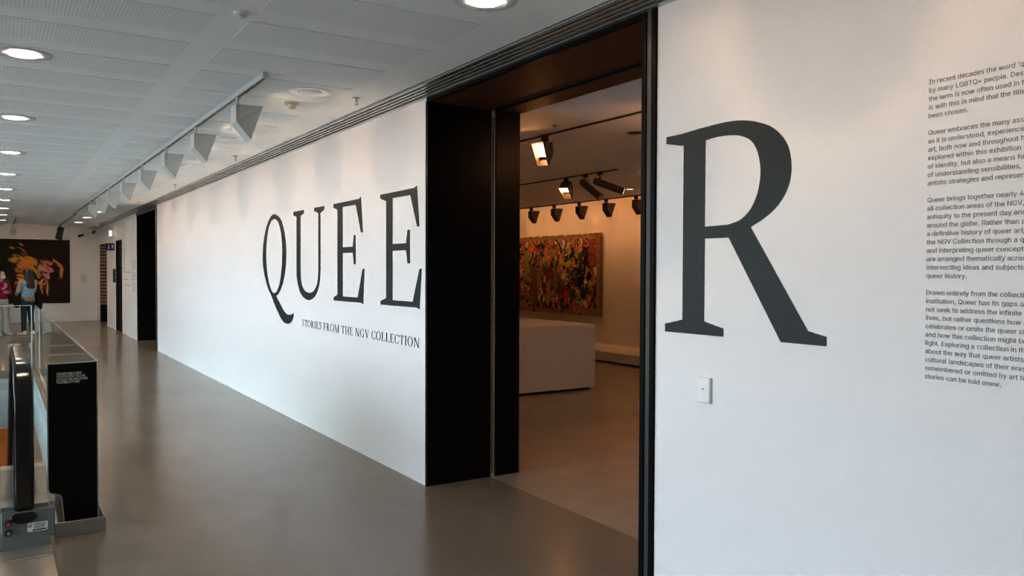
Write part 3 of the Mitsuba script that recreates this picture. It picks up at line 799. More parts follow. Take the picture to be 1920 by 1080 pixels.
OR, YE, PK, DK = (0.60, 0.17, 0.03), (0.52, 0.27, 0.03), (0.62, 0.22, 0.17), (0.015, 0.014, 0.018)
for i, (a, b, w, c, r) in enumerate([
        ((0.42, 2.46), (0.72, 2.20), 0.035, PK, 0.8), ((0.36, 2.30), (0.92, 1.98), 0.06, OR, 0.75), ((0.55, 2.42), (0.85, 2.10), 0.02, (0.45, 0.3, 0.2), 0.9),
        ((0.35, 1.92), (1.12, 1.80), 0.15, YE, 0.35), ((0.60, 1.88), (1.05, 1.62), 0.17, OR, 0.35), ((0.98, 1.90), (1.05, 1.45), 0.13, YE, 0.4), ((0.45, 1.60), (0.95, 1.55), 0.10, (0.5, 0.15, 0.08), 0.45),
        ((0.50, 1.42), (0.85, 1.32), 0.12, OR, 0.5), ((1.12, 1.90), (1.48, 1.78), 0.07, (0.42, 0.14, 0.1), 0.6), ((1.18, 1.85), (1.32, 1.36), 0.13, PK, 0.4), ((1.25, 1.75), (1.50, 1.50), 0.08, (0.62, 0.16, 0.16), 0.45),
        ((1.35, 1.35), (1.05, 1.10), 0.08, PK, 0.5), ((1.52, 1.82), (1.76, 1.38), 0.06, OR, 0.6), ((1.60, 1.78), (1.72, 1.25), 0.03, YE, 0.7), ((1.15, 1.30), (1.17, 0.82), 0.06, (0.60, 0.22, 0.12), 0.45),
        ((1.36, 1.30), (1.33, 0.80), 0.045, (0.55, 0.2, 0.12), 0.55), ((1.02, 1.30), (1.10, 1.05), 0.05, OR, 0.5), ((0.60, 1.25), (0.45, 1.05), 0.06, (0.4, 0.1, 0.03), 0.7),
        ((0.55, 1.85), (0.66, 1.66), 0.065, (0.03, 0.07, 0.08), 0.2), ((0.95, 1.72), (1.08, 1.58), 0.035, DK, 0.2), ((1.08, 1.32), (1.50, 1.38), 0.022, DK, 0.2), ((1.20, 1.56), (1.34, 1.50), 0.03, (0.05, 0.02, 0.06), 0.2),
        ((0.5, 1.5), (0.9, 1.46), 0.02, DK, 0.2), ((0.42, 2.05), (0.78, 1.90), 0.06, (0.45, 0.22, 0.04), 0.5), ((0.75, 2.02), (1.10, 1.86), 0.08, (0.55, 0.2, 0.05), 0.5), ((0.55, 1.74), (0.82, 1.66), 0.10, (0.58, 0.2, 0.05), 0.4),
        ((1.10, 1.72), (1.24, 1.62), 0.09, (0.6, 0.26, 0.2), 0.35), ((1.02, 1.50), (1.16, 1.36), 0.08, (0.55, 0.2, 0.12), 0.4), ((1.28, 1.46), (1.42, 1.32), 0.07, (0.6, 0.2, 0.16), 0.4), ((1.44, 1.90), (1.62, 1.72), 0.03, (0.4, 0.2, 0.12), 0.7),
        ((0.60, 1.95), (0.64, 1.80), 0.02, DK, 0.2), ((0.86, 1.60), (0.98, 1.52), 0.018, DK, 0.2), ((1.14, 1.82), (1.24, 1.70), 0.02, (0.08, 0.03, 0.06), 0.2), ((1.26, 1.20), (1.24, 1.02), 0.025, (0.5, 0.16, 0.1), 0.5), ((1.66, 1.62), (1.78, 1.32), 0.02, PK, 0.7), ((-1.3, 1.5), (-0.2, 2.1), 0.10, (0.10, 0.04, 0.03), 0.8), ((-0.8, 0.9), (0.1, 1.3), 0.09, (0.08, 0.05, 0.03), 0.8)]):
    stroke(a, b, w, c, r, 0.6, i)
pt = thing('abstract_painting', 'large dark canvas with orange and pink brush sweeps on the end wall', 'painting')
part(pt, 'canvas', trimesh.Trimesh(np.stack([X, 0 * X + Y_END - 0.052 + 0.0, Z], -1), f, process=False), 'vertex_paint', True, color=np.clip(col, 0, 1))
part(pt, 'stretcher', bx(PX0, PX1, Y_END - 0.05, Y_END - 0.002, PZ0, PZ1), 'frame_dark')
pl_ = thing('wall_label', 'pale caption card on the end wall beside the dark canvas', 'label card')
put(pl_, bx(2.22, 2.40, Y_END - 0.006, Y_END, 1.18, 1.46, 0.001), 'white_metal')

# collage textile in the gallery, on the wall x = GX, y from 12.35 on
TY0, TY1, TZ0, TZ1 = 12.36, 17.0 - 0.35, 0.72, 2.31
u, v, f = canvas_mesh(520, 260)
Yc, Zc = TY0 + u * (TY1 - TY0), TZ0 + v * (TZ1 - TZ0)
r2 = np.random.default_rng(5)
pal = np.array([(0.012, 0.01, 0.012), (0.012, 0.01, 0.012), (0.02, 0.015, 0.02), (0.62, 0.50, 0.36), (0.66, 0.56, 0.42), (0.55, 0.16, 0.05), (0.62, 0.22, 0.05), (0.48, 0.04, 0.04), (0.50, 0.34, 0.06), (0.24, 0.20, 0.06),
                (0.20, 0.15, 0.05), (0.06, 0.13, 0.06), (0.02, 0.05, 0.05), (0.30, 0.08, 0.06), (0.50, 0.20, 0.16), (0.03, 0.03, 0.09), (0.36, 0.24, 0.10)])


def patches(n, sx, sz, warp, seed):
    from scipy.spatial import cKDTree
    r = np.random.default_rng(seed)
    pts = np.stack([r.uniform(TY0 - 0.1, TY1 + 0.1, n) / sx, r.uniform(TZ0 - 0.1, TZ1 + 0.1, n) / sz], -1)
    q = np.stack([(Yc + warp * (fb(Yc * 9, Zc * 9, seed) - 0.5)) / sx, (Zc + warp * (fb(Yc * 9 + 3, Zc * 9, seed + 1) - 0.5)) / sz], -1)
    d, i = cKDTree(pts).query(q, 2)
    return i[:, 0], d[:, 1] - d[:, 0], pts * [sx, sz]


i1, e1, _ = patches(1100, 0.65, 1.0, 0.14, 21)
colr = pal[r2.integers(0, len(pal), 1100)][i1]
i2, e2, _ = patches(4200, 0.9, 1.0, 0.07, 31)
small = r2.random(4200) < 0.42
c2 = pal[r2.integers(0, len(pal), 4200)]
colr = np.where(small[i2][:, None] & (e2 > 0.006)[:, None], c2[i2], colr)
colr = np.where((e1 < 0.008)[:, None], colr * 0.3, colr)


def blob(cy, cz, ry, rz, c, seed=0, rough=0.55):
    global colr
    d = ((Yc - cy) / ry) ** 2 + ((Zc - cz) / rz) ** 2 + rough * 4 * (fb(Yc * 13, Zc * 13, seed + 50) - 0.5)
    tone = 0.55 + 0.9 * fb(Yc * 35, Zc * 16, seed + 90)
    colr = np.where(((d < 1) & ~(small[i2] & (d > 0.35) & (e2 > 0.006)))[:, None], np.array(c)[None] * tone[:, None], colr)


# figures of the collage: upright dark and ochre shapes
for k, (cy, cz, ry, rz, c) in enumerate([(12.98, 1.80, 0.085, 0.22, (0.03, 0.07, 0.035)), (12.98, 1.62, 0.20, 0.10, (0.012, 0.03, 0.02)), (12.99, 1.45, 0.14, 0.20, (0.012, 0.012, 0.018)), (12.86, 1.18, 0.11, 0.16, (0.012, 0.03, 0.035)),
                                         (13.05, 1.12, 0.09, 0.20, (0.20, 0.20, 0.05)), (13.35, 1.22, 0.16, 0.10, (0.012, 0.02, 0.025)), (13.55, 1.18, 0.28, 0.12, (0.13, 0.02, 0.015)), (13.86, 1.40, 0.07, 0.45, (0.10, 0.17, 0.03)),
                                         (13.45, 1.06, 0.09, 0.13, (0.50, 0.05, 0.03)), (14.05, 1.52, 0.16, 0.2, (0.16, 0.03, 0.02)), (14.15, 1.98, 0.11, 0.22, (0.50, 0.17, 0.07)), (14.10, 1.10, 0.12, 0.25, (0.40, 0.17, 0.06)),
                                         (14.62, 1.55, 0.3, 0.14, (0.22, 0.10, 0.03)), (14.62, 1.2, 0.12, 0.45, (0.12, 0.10, 0.03)), (14.95, 1.75, 0.13, 0.4, (0.30, 0.22, 0.06)), (14.72, 2.10, 0.10, 0.13, (0.64, 0.10, 0.02)),
                                         (15.3, 1.1, 0.14, 0.4, (0.32, 0.02, 0.02)), (15.6, 1.7, 0.2, 0.4, (0.2, 0.16, 0.05)), (13.0, 2.02, 0.05, 0.05, (0.6, 0.5, 0.38)), (13.4, 1.75, 0.10, 0.07, (0.5, 0.33, 0.05)), (13.62, 1.8, 0.08, 0.12, (0.5, 0.33, 0.05))]):
    blob(cy, cz, ry, rz, c, k)
edge_r = (Yc < TY0 + 0.36) & (Zc > 1.72)
brick = (np.floor(Zc / 0.16) + np.floor((Yc) / 0.4)) % 2
colr = np.where(edge_r[:, None] & ((Zc % 0.16) > 0.02)[:, None], np.array([0.24, 0.06, 0.035])[None] * (0.7 + 0.6 * fb(Yc * 20, Zc * 20, 9))[:, None], colr)
border = (Yc < TY0 + 0.10) | (Zc > TZ1 - 0.05) | (Zc < TZ0 + 0.10)
inside = (Zc < TZ0 + 0.10) & (small[i2])
colr = np.where((border & ~inside)[:, None], np.array([0.27, 0.15, 0.07])[None] * (0.5 + fb(Yc * 30, Zc * 30, 8))[:, None], colr)
tp = thing('collage_textile', 'wide colourful patchwork hanging with a frayed brown edge on the gallery wall', 'wall hanging')
relief = 0.012 * fb(Yc * 14, Zc * 14, 77)
part(tp, 'cloth', trimesh.Trimesh(np.stack([GX - 0.065 - relief, Yc, Zc], -1), f[:, ::-1].copy(), process=False), 'vertex_cloth', True, color=np.clip(colr * 0.98, 0, 1))
part(tp, 'backing', bx(GX - 0.064, GX - 0.004, TY0, TY1, TZ0, TZ1), 'fringe')
fr = []
for y in np.arange(TY0 - 0.02, TY1, 0.035):
    h = 0.015 + 0.035 * r2.random()
    fr.append(bx(GX - 0.075 + 0.02 * r2.random(), GX - 0.03, y, y + 0.03 + 0.01 * r2.random(), TZ1 - 0.02, TZ1 + h, 0.006))
for z in np.arange(TZ0, TZ1, 0.035):
    h = 0.01 + 0.03 * r2.random()
    fr.append(bx(GX - 0.075 + 0.02 * r2.random(), GX - 0.03, TY0 - h, TY0 + 0.02, z, z + 0.03 + 0.01 * r2.random(), 0.006))
part(tp, 'fringe', cat(fr), 'fringe', kind='stuff')

# ------------------------------------------------------------------ gallery things
pb = thing('display_plinth', 'large white box plinth standing in the gallery behind the doorway', 'plinth')
part(pb, 'body', bx(3.9, 6.84, 8.6, 10.35, 0.035, 0.885, 0.003), 'paint_gallery')
part(pb, 'recessed_base', bx(3.95, 6.79, 8.66, 10.3, 0, 0.035), 'black_matt')
ob = thing('flat_exhibit', 'thin dark flat piece lying on top of the white plinth', 'exhibit')
put(ob, bx(5.0, 6.02, 9.3, 9.55, 0.885, 0.895, 0.004), 'fringe')
lp = thing('low_plinth', 'long low white platform along the foot of the gallery wall', 'platform')
part(lp, 'body', bx(9.0, GX - 0.002, 2.0, 16.6, 0.03, 0.19, 0.004), 'paint_gallery')
part(lp, 'recessed_base', bx(9.05, GX - 0.002, 2.0, 16.6, 0, 0.03), 'black_matt')
track('dark track across the gallery ceiling nearest the doorway', 4.37, 3.0, 12.0, ZC, 'lamp_black', 'black_plastic', None, 0.012, 0.012)
track('dark track in the middle of the gallery ceiling', 6.58, 7.85, 14.5, ZC, 'lamp_black', 'black_plastic', None, 0.012, 0.012)
track('dark track along the gallery ceiling edge before the lit wall', 9.12, 3.0, 16.0, ZC, 'lamp_black', 'black_plastic', None, 0.012, 0.012)
for i, y in enumerate((6.4, 7.2, 8.0, 8.8, 9.6, 10.39, 11.18, 11.97, 12.76, 13.55, 14.34, 15.13)):
    if 9.9 < y < 14:
        lab = f'black wedge light before the lit gallery wall, {ORD[i - 5]} from the doorway post in its row'
    else:
        lab = 'black wedge track light in the row before the lit wall, hidden by the door frame'
    wedge_lamp(9.12, y, ZC - 0.012, 0, lab, 'black wall washers before the gallery wall', 'lamp_dark', AMBER, GALLERY_POWER * 1.6, 'lamp_black', w=0.14)
wedge_lamp(4.37, 6.27, ZC - 0.012, 204, 'black wedge track light with a bright glowing mouth just inside the doorway', None, 'lamp_dark', AMBER, GALLERY_POWER * 1.2, 'lamp_black', tilt=8, scale=0.9)
wedge_lamp(6.58, 8.93, ZC - 0.012, 212, 'smaller black wedge light glowing downward on the middle gallery track', None, 'lamp_dark', AMBER, GALLERY_POWER * 1.2, 'lamp_black', tilt=36, scale=0.9)
for y in (3.5, 4.2):  # lamps added out of sight to brighten the front of the plinth
    wedge_lamp(4.37, y, ZC - 0.012, 75, 'black wedge track light hidden by the door frame, added to light the white plinth', 'black track lights added to light the plinth', 'lamp_dark', AMBER, GALLERY_POWER * 2.0, 'lamp_black')
can_spot(6.58, 8.50, ZC - 0.012, (0.05, -0.27, -0.19), 'dark framing spotlight hanging on the middle gallery track, tilted down', None, 'lamp_dark', r=0.045, L=0.36)
can_spot(6.58, 8.20, ZC - 0.012, (0.245, -0.157, -0.104), 'dark tubular spotlight hanging on the middle gallery track, aimed right', None, 'lamp_dark', 3.0, WARM, r=0.045, L=0.36)
sprinkler(4.16, 5.82, ZC, 'small sprinkler head on the gallery ceiling above the nearest dark track')
sprinkler(6.2, 9.9, ZC, 'small sprinkler head on the gallery ceiling near the middle track')
gd = thing('downlight', 'tiny lit ceiling downlight in the gallery near the door frame', 'downlight')
part(gd, 'trim_ring', lathe([(0.07, 0), (0.07, -0.006), (0.05, -0.008), (0.045, 0)], (8.30, 9.60, ZC), 24), 'lamp_black', 40)
gdisc = trimesh.creation.cylinder(0.045, 0.004, sections=24)
gdisc.apply_translation((8.30, 9.60, ZC - 0.008))
part(gd, 'lens', gdisc, 'print_white', emitter=EMIT(WARM, 6.0))
gv = thing('ceiling_vent', 'small dark round vent on the gallery ceiling', 'vent')
put(gv, lathe([(0, -0.012), (0.05, -0.012), (0.07, -0.006), (0.075, 0)], (5.0, 5.72, ZC), 24), 'lamp_black', 40)

# unseen lamps added to light the lower storey walls
for x, y in ((-1.0, 16.6), (1.2, 16.6)):
    k = thing('added_lower_lamp', 'added unseen downlight that lights the lower storey wall', 'downlight', 'added lower storey downlights')
    disc = trimesh.creation.cylinder(0.12, 0.01, sections=24)
    disc.apply_translation((x, y, -0.91))
    part(k, 'trim_ring', lathe([(0.16, 0), (0.16, -0.006), (0.125, -0.008), (0.12, 0)], (x, y, -0.90), 24), 'white_metal', 40)
    part(k, 'lens', disc, 'print_white', emitter=EMIT(WHITE_LAMP, 22.0))

# ------------------------------------------------------------------ glass balustrade, escalator
GXB, GZT = 0.531, 1.03


def pane_x(x, y0, y1, z0, z1):
    return trimesh.Trimesh([[x, y0, z0], [x, y1, z0], [x, y1, z1], [x, y0, z1]], [[0, 1, 2], [0, 2, 3]], process=False)


def pane_y(y, x0, x1, z0, z1):
    return trimesh.Trimesh([[x0, y, z0], [x1, y, z0], [x1, y, z1], [x0, y, z1]], [[0, 1, 2], [0, 2, 3]], process=False)


gb = thing('glass_balustrade', 'clear glass balustrade around the escalator void at the left', 'balustrade')
part(gb, 'glass_panel', pane_x(GXB, 5.645, 14.93, 0.0, GZT - 0.006), 'glass')
part(gb, 'glass_panel', pane_y(14.945, -1.60, 0.470, -0.02, GZT - 0.006), 'glass')
part(gb, 'glass_panel', pane_x(-1.63, 5.64, 14.93, -0.02, GZT - 0.006), 'glass')
e = 0.0065
part(gb, 'glass_rim', cat(bx(GXB - e, GXB + e, 5.645, 14.93, GZT - 0.008, GZT, 0.002), bx(GXB - e, GXB + e, 14.922, 14.93, 0, GZT - 0.008, 0.002)), 'glass_edge_dark')
part(gb, 'glass_rim', cat(bx(-1.60, 0.478, 14.945 - e, 14.945 + e, GZT - 0.010, GZT, 0.002), bx(0.470, 0.486, 14.945 - e, 14.945 + e, 0, GZT - 0.01, 0.002)), 'glass_edge')
part(gb, 'glass_rim', bx(-1.63 - e, -1.63 + e, 5.63, 14.93, GZT - 0.01, GZT, 0.002), 'glass_edge')

es = thing('warning_sign', 'tall black sign panel with small white capitals at the end of the glass balustrade', 'sign')
outline = [(0.262, 1.022), (0.526, 1.026), (0.526, 0.045), (0.345, 0.045)] + catmull([(0.345, 0.06), (0.338, 0.15), (0.334, 0.20), (0.322, 0.222), (0.300, 0.232), (0.278, 0.238), (0.264, 0.252), (0.262, 0.28)], 4)
SY = 5.625
part(es, 'panel', mapped(ext(Polygon(outline), 0.012), lambda u, v, w: (u, SY - w + 0.012, v), False), 'black_steel')
rim_poly = Polygon(outline).buffer(0.006).difference(Polygon(outline))
part(es, 'rim', mapped(ext(rim_poly, 0.016), lambda u, v, w: (u, SY - w + 0.014, v), False), 'glass_edge')
for i, (line, w) in enumerate((('PLEASE USE EVERY', 0.136), ('FOURTH STEP ON THE', 0.153), ('ESCALATOR AND AVOID', 0.166), ('PASSING OTHERS', 0.124))):
    t = meshkit.text_mesh(line, 0.0132, 0.0008, bold=True)
    s = w / (t.bounds[1][0] - t.bounds[0][0])
    part(es, 'text_line', mapped(t, lambda a, b, c: (0.308 + a * s, SY - 0.0005 - c, 0.9565 - i * 0.0175 + b), False), 'print_white')
part(es, 'base_shoe', cat(bx(0.286, 0.558, 5.485, 5.497, 0, 0.088, 0.002), bx(0.546, 0.558, 5.497, 5.80, 0, 0.088, 0.002), bx(0.286, 0.298, 5.497, 5.80, 0, 0.088, 0.002), bx(0.298, 0.546, 5.497, 5.61, 0, 0.04)), 'steel_dull', label='brushed steel shoe at the foot of the sign')

esc = thing('escalator', 'escalator head with a black handrail and grey base at the left edge', 'escalator')


def handrail(x):
    path = [(5.56, 0.16), (5.42, 0.20), (5.33, 0.30), (5.30, 0.45), (5.30, 0.62), (5.305, 0.80), (5.345, 0.92), (5.44, 1.005), (5.58, 1.045), (5.75, 1.05), (6.2, 1.05), (6.6, 1.04), (7.0, 0.93), (7.6, 0.60), (9.0, -0.21), (11.0, -1.36), (13.5, -2.80), (14.2, -3.2)]
    path = np.array([(x, *q) for q in catmull(path, 6)])
    sec = np.array([(-0.046, -0.016), (-0.049, -0.008), (-0.049, 0.008), (-0.046, 0.017), (-0.039, 0.0225), (-0.030, 0.0245), (0.030, 0.0245), (0.039, 0.0225), (0.046, 0.017), (0.049, 0.008), (0.049, -0.008), (0.046, -0.016), (0.03, -0.018), (-0.03, -0.018)])
    tan = np.gradient(path, axis=0)
    tan /= np.linalg.norm(tan, axis=1, keepdims=True)
    nx = np.array([1.0, 0, 0])
    out = np.cross(np.broadcast_to(nx, tan.shape), tan)    # outward of the loop
    V = (path[:, None] + sec[None, :, :1] * nx + sec[None, :, 1:] * out[:, None]).reshape(-1, 3)
    n, m = len(path), len(sec)
    i, j = np.meshgrid(np.arange(n - 1), np.arange(m), indexing='ij')
    q = np.stack([i * m + j, i * m + (j + 1) % m, (i + 1) * m + (j + 1) % m, (i + 1) * m + j], -1).reshape(-1, 4)
    t = trimesh.Trimesh(V, np.vstack([q[:, [0, 1, 2]], q[:, [0, 2, 3]]]), process=False)
    t.fix_normals()
    return t


def rail_line(off):
    return [(5.34 + off, 0.47), (5.35 + off, 0.80), (5.40 + off, 0.91), (5.50 + off, 0.99), (5.62 + off, 1.02), (6.6, 1.015), (7.0, 0.905), (14.0, -3.1), (14.0, -4.0), (6.9, 0.12), (5.5 + off, 0.12)]


for hx in (0.127, -1.03):
    part(esc, 'handrail', handrail(hx), 'rubber', 50)
    part(esc, 'newel_panel', prism_x(rail_line(0.0), hx - 0.008, hx + 0.008), 'black_steel')
    side = 1 if hx > 0 else -1
    x0, x1 = (0.012, 0.252) if hx > 0 else (-1.19, -0.92)
    part(esc, 'base_front', bx(x0 + 0.001, x1 + 0.029, 5.355, 5.478, 0.058, 0.228, 0.006), 'grey_green')
    # base box: front face with a sloping deck behind it
    part(esc, 'base', prism_x([(5.355, 0.06), (5.37, 0.235), (5.50, 0.265), (5.70, 0.385), (5.82, 0.385), (6.6, 0.0), (7.4, -0.5), (7.4, -0.9), (5.73, -0.3), (5.73, 0.0), (5.355, 0.0)], x0, x1), 'grey_green')
    part(esc, 'deck_plate', prism_x([(5.385, 0.235), (5.505, 0.262), (5.70, 0.382), (5.82, 0.382), (5.83, 0.392), (5.695, 0.396), (5.50, 0.276), (5.38, 0.248)], x0 + 0.004, x1 - 0.004), 'grey_deck')
    part(esc, 'skirt_panel', prism_x([(5.36, 0.235), (5.70, 0.40), (6.0, 0.40), (6.9, 0.06), (14.0, -3.9), (14.0, -4.3), (6.9, -0.3), (5.74, 0.02), (5.36, 0.02)], (x0 - 0.004) if hx > 0 else (x1 - 0.002), (x0 + 0.002) if hx > 0 else (x1 + 0.004)), 'grey_deck')
    boot = lathe([(0, 0.0), (0.066, 0.0), (0.066, 0.006), (0.058, 0.012), (0, 0.012)], (0, 0, 0), 28)
    boot.apply_transform(trimesh.transformations.rotation_matrix(math.radians(78), [1, 0, 0]))
    boot.apply_scale([1.0, 1.0, 0.55])
    boot.apply_translation((hx, 5.358, 0.188))
    part(esc, 'rubber_boot', boot, 'rubber', 40)
sb = part(esc, 'stop_button', cyl((0.050, 5.365, 0.163), (0.050, 5.335, 0.160), 0.019, 24), 'black_plastic', 40)
part(sb, 'cap', cyl((0.050, 5.335, 0.160), (0.050, 5.327, 0.159), 0.012, 20), 'red_plastic', 40, label='dark red button cap')
ks = part(esc, 'key_switch', cyl((0.050, 5.36, 0.112), (0.050, 5.335, 0.110), 0.019, 24), 'black_plastic', 40)
part(ks, 'barrel', cyl((0.050, 5.335, 0.110), (0.050, 5.330, 0.110), 0.008, 16), 'steel', 40)
stk = part(esc, 'sticker', bx(0.143, 0.243, 5.352, 5.358, 0.098, 0.148), 'sticker', label='pale contact sticker')
part(stk, 'print', cat([mapped(ext(ring(0.156, 0.131, 0.010, 0.010, 0.003, 0.003).union(Point(0.156, 0.131).buffer(0.004)), 0.0006), lambda u, v, w: (u, 5.352 - w, v), False)] +
                              [bx(0.172, 0.172 + w, 5.3514, 5.352, z, z + 0.004) for w, z in ((0.062, 0.138), (0.058, 0.130), (0.060, 0.122), (0.050, 0.115))] + [bx(0.168, 0.237, 5.3514, 5.352, 0.102, 0.110)]), 'black_plastic')
# floor plates in front and the run of steps
for ya, yb in ((5.172, 5.36), (4.30, 5.166), (3.43, 4.294)):
    part(esc, 'floor_plate', bx(-1.20, 0.262, ya, yb, -0.002, 0.006, 0.002), 'steel_floor')
part(esc, 'comb_plate', bx(-0.915, 0.008, 5.365, 6.3, -0.02, 0.008, 0.002), 'steel_floor')
stp = None
for i in range(14):
    yy, zz = 6.3 + 0.40 * i, -0.19 * max(0, i - 0.5)
    if stp is None:
        stp = part(esc, 'step', cat(bx(-0.905, -0.002, 0, 0.40, -0.05, 0, 0.003), bx(-0.905, -0.002, 0.0, 0.02, -0.21, -0.05)), 'steel_dull')
        scene[stp]['to_world'] = T().translate([0, yy, zz])
    else:
        copy_part(esc, 'step', stp, T().translate([0, yy, zz]))

# ------------------------------------------------------------------ people


def hand_bones(wrist, d, side, curl=0.5):
    """palm and five fingers from the wrist along d; side is the thumb's side."""
    d = np.array(d, float) / np.linalg.norm(d)
    s = np.array(side, float)
    s -= d * (s @ d)
    s /= np.linalg.norm(s)
    n = np.cross(d, s)
    w = np.array(wrist, float)
    bones = [hull_bone(w, 0.022, w + d * 0.075 + s * 0.02, 0.014, 8), hull_bone(w, 0.022, w + d * 0.07 - s * 0.026, 0.013, 8)]
    for k, (o, L) in enumerate(((0.028, 0.070), (0.010, 0.078), (-0.009, 0.073), (-0.027, 0.058))):
        a = w + d * 0.075 + s * o
        b = a + (d * (1 - curl * 0.3) + n * curl * 0.45) * L * 0.5
        c = b + (d * (1 - curl) + n * curl) * L * 0.5
        bones += [hull_bone(a, 0.0095, b, 0.0085, 6), hull_bone(b, 0.0085, c, 0.007, 6)]
    a = w + d * 0.02 + s * 0.026
    b = a + (d * 0.6 + s * 0.8) * 0.035
    bones += [hull_bone(a, 0.012, b, 0.010, 6), hull_bone(b, 0.010, b + (d * 0.9 + s * 0.2 + n * 0.2) * 0.03, 0.008, 6)]
    return bones


def place(mesh, x, y, yaw):
    m = mesh.copy()
    m.apply_transform(trimesh.transformations.rotation_matrix(yaw, [0, 0, 1]))
    m.apply_translation((x, y, 0))
    return m


# A figure's own frame: faces +y, right hand at +x, feet on z = 0.
def figure(J, H):
    k = H / 1.70
    s = lambda p: np.array(p, float) * k
    b = []
    hd = s(J['head'])
    b += [hull_bone(hd + s((0, -0.01, 0.03)), s((0.074, 0.092, 0.088)), hd + s((0, 0.022, -0.05)), s((0.055, 0.065, 0.06)), 20)]
    b += [hull_bone(hd + s((0, -0.02, -0.06)), 0.05 * k, s(J['neck']), 0.055 * k)]
    b += [hull_bone(hd + s((0, 0.085, -0.005)), 0.012 * k, hd + s((0, 0.102, -0.035)), 0.014 * k, 8)]          # nose
    for sx in (-1, 1):
        b += [hull_bone(hd + s((sx * 0.076, -0.012, 0.02)), 0.012 * k, hd + s((sx * 0.074, -0.006, -0.025)), 0.009 * k, 8)]   # ears
    b += [hull_bone(s(J['chest']) + s((-0.10, 0, 0.05)), s((0.075, 0.09, 0.10)), s(J['chest']) + s((0.10, 0, 0.05)), s((0.075, 0.09, 0.10)))]
    b += [hull_bone(s(J['chest']), s((0.13, 0.095, 0.1)), s(J['waist']), s((0.115, 0.085, 0.08)))]
    b += [hull_bone(s(J['waist']), s((0.115, 0.085, 0.08)), s(J['hip']), s((0.15, 0.105, 0.09)))]
    small = []
    for sd, sx in (('l', -1), ('r', 1)):
        sh, el, wr = s(J['sh_' + sd]), s(J['el_' + sd]), s(J['wr_' + sd])
        b += [hull_bone(s(J['neck']) - s((0, 0, 0.03)), 0.05 * k, sh, 0.052 * k), hull_bone(sh, 0.052 * k, el, 0.038 * k), hull_bone(el, 0.038 * k, wr, 0.025 * k)]
        small += hand_bones(wr, J.get('hand_' + sd, np.array(wr) - np.array(el)), J.get('thumb_' + sd, (0, 1, 0.2)))
        hp = s(J['hip']) + s((sx * 0.085, 0, -0.02))
        kn, an = s(J['kn_' + sd]), s(J['an_' + sd])
        b += [hull_bone(hp, 0.088 * k, kn, 0.056 * k), hull_bone(kn, 0.056 * k, an, 0.038 * k), hull_bone(an, 0.036 * k, an + s((sx * 0.015, 0.12, -0.04)), 0.028 * k)]
    body = organic(b, 0.028, 6)
    man = m3.Manifold(m3.Mesh(np.array(body.vertices, np.float32), np.array(body.faces, np.uint32)))
    hands = m3.Manifold.batch_boolean(small, m3.OpType.Add)
    try:
        body = to_tri(man + hands)
    except Exception:
        body = trimesh.util.concatenate([body, to_tri(hands)])
    return body, s


def shoe(an, yaw_out, k=1.0):
    a = np.array(an, float)
    d = np.array([math.sin(yaw_out), math.cos(yaw_out), 0])
    z = np.array([0, 0, 1.0])
    base = a * [1, 1, 0]
    up = [hull_bone(base - d * 0.05 + z * 0.035, 0.036, base + d * 0.15 + z * 0.03, 0.034, 12), hull_bone(base - d * 0.05 + z * 0.04, 0.036, base - d * 0.03 + z * 0.075, 0.042, 12)]
    u = organic(up, 0.02, 4)
    u.vertices[:, 2] = np.maximum(u.vertices[:, 2], 0.004)
    return u


def add_person(J, H, x, y, yaw, label, clothes):
    key = thing('person', label, 'person')
    body, s = figure(J, H)
    part(key, 'body', place(body, x, y, yaw), 'skin', 60)
    hd = s(J['head'])
    k = H / 1.70
    eyes, mouth = [], []
    for sx in (-1, 1):
        e = trimesh.creation.icosphere(2, 0.011 * k)
        e.apply_translation(hd + s((sx * 0.032, 0.083, 0.008)))
        eyes.append(e)
    part(key, 'eyes', place(cat(eyes), x, y, yaw), 'hair', True)
    m = trimesh.creation.icosphere(2, 1.0)
    m.apply_scale(s((0.024, 0.008, 0.007)))
    m.apply_translation(hd + s((0, 0.088, -0.063)))
    part(key, 'mouth', place(m, x, y, yaw), 'cloth_magenta', True)
    for name, mesh, mat, lab in clothes(J, s, k):
        part(key, name, place(mesh, x, y, yaw), mat, 60, label=lab)
    return key


JW = {'head': (0.0, 0.03, 1.585), 'neck': (0, 0.0, 1.44), 'chest': (0, 0, 1.26), 'waist': (0, 0.0, 1.06), 'hip': (0, 0, 0.93), 'sh_l': (-0.18, 0, 1.375), 'sh_r': (0.18, 0, 1.375),
      'el_l': (-0.225, 0.05, 1.12), 'wr_l': (-0.13, 0.25, 1.05), 'el_r': (0.225, 0.03, 1.12), 'wr_r': (0.14, 0.22, 1.06), 'kn_l': (-0.08, 0.05, 0.50), 'an_l': (-0.10, 0.03, 0.085), 'kn_r': (0.07, 0.0, 0.50), 'an_r': (0.07, -0.06, 0.085)}


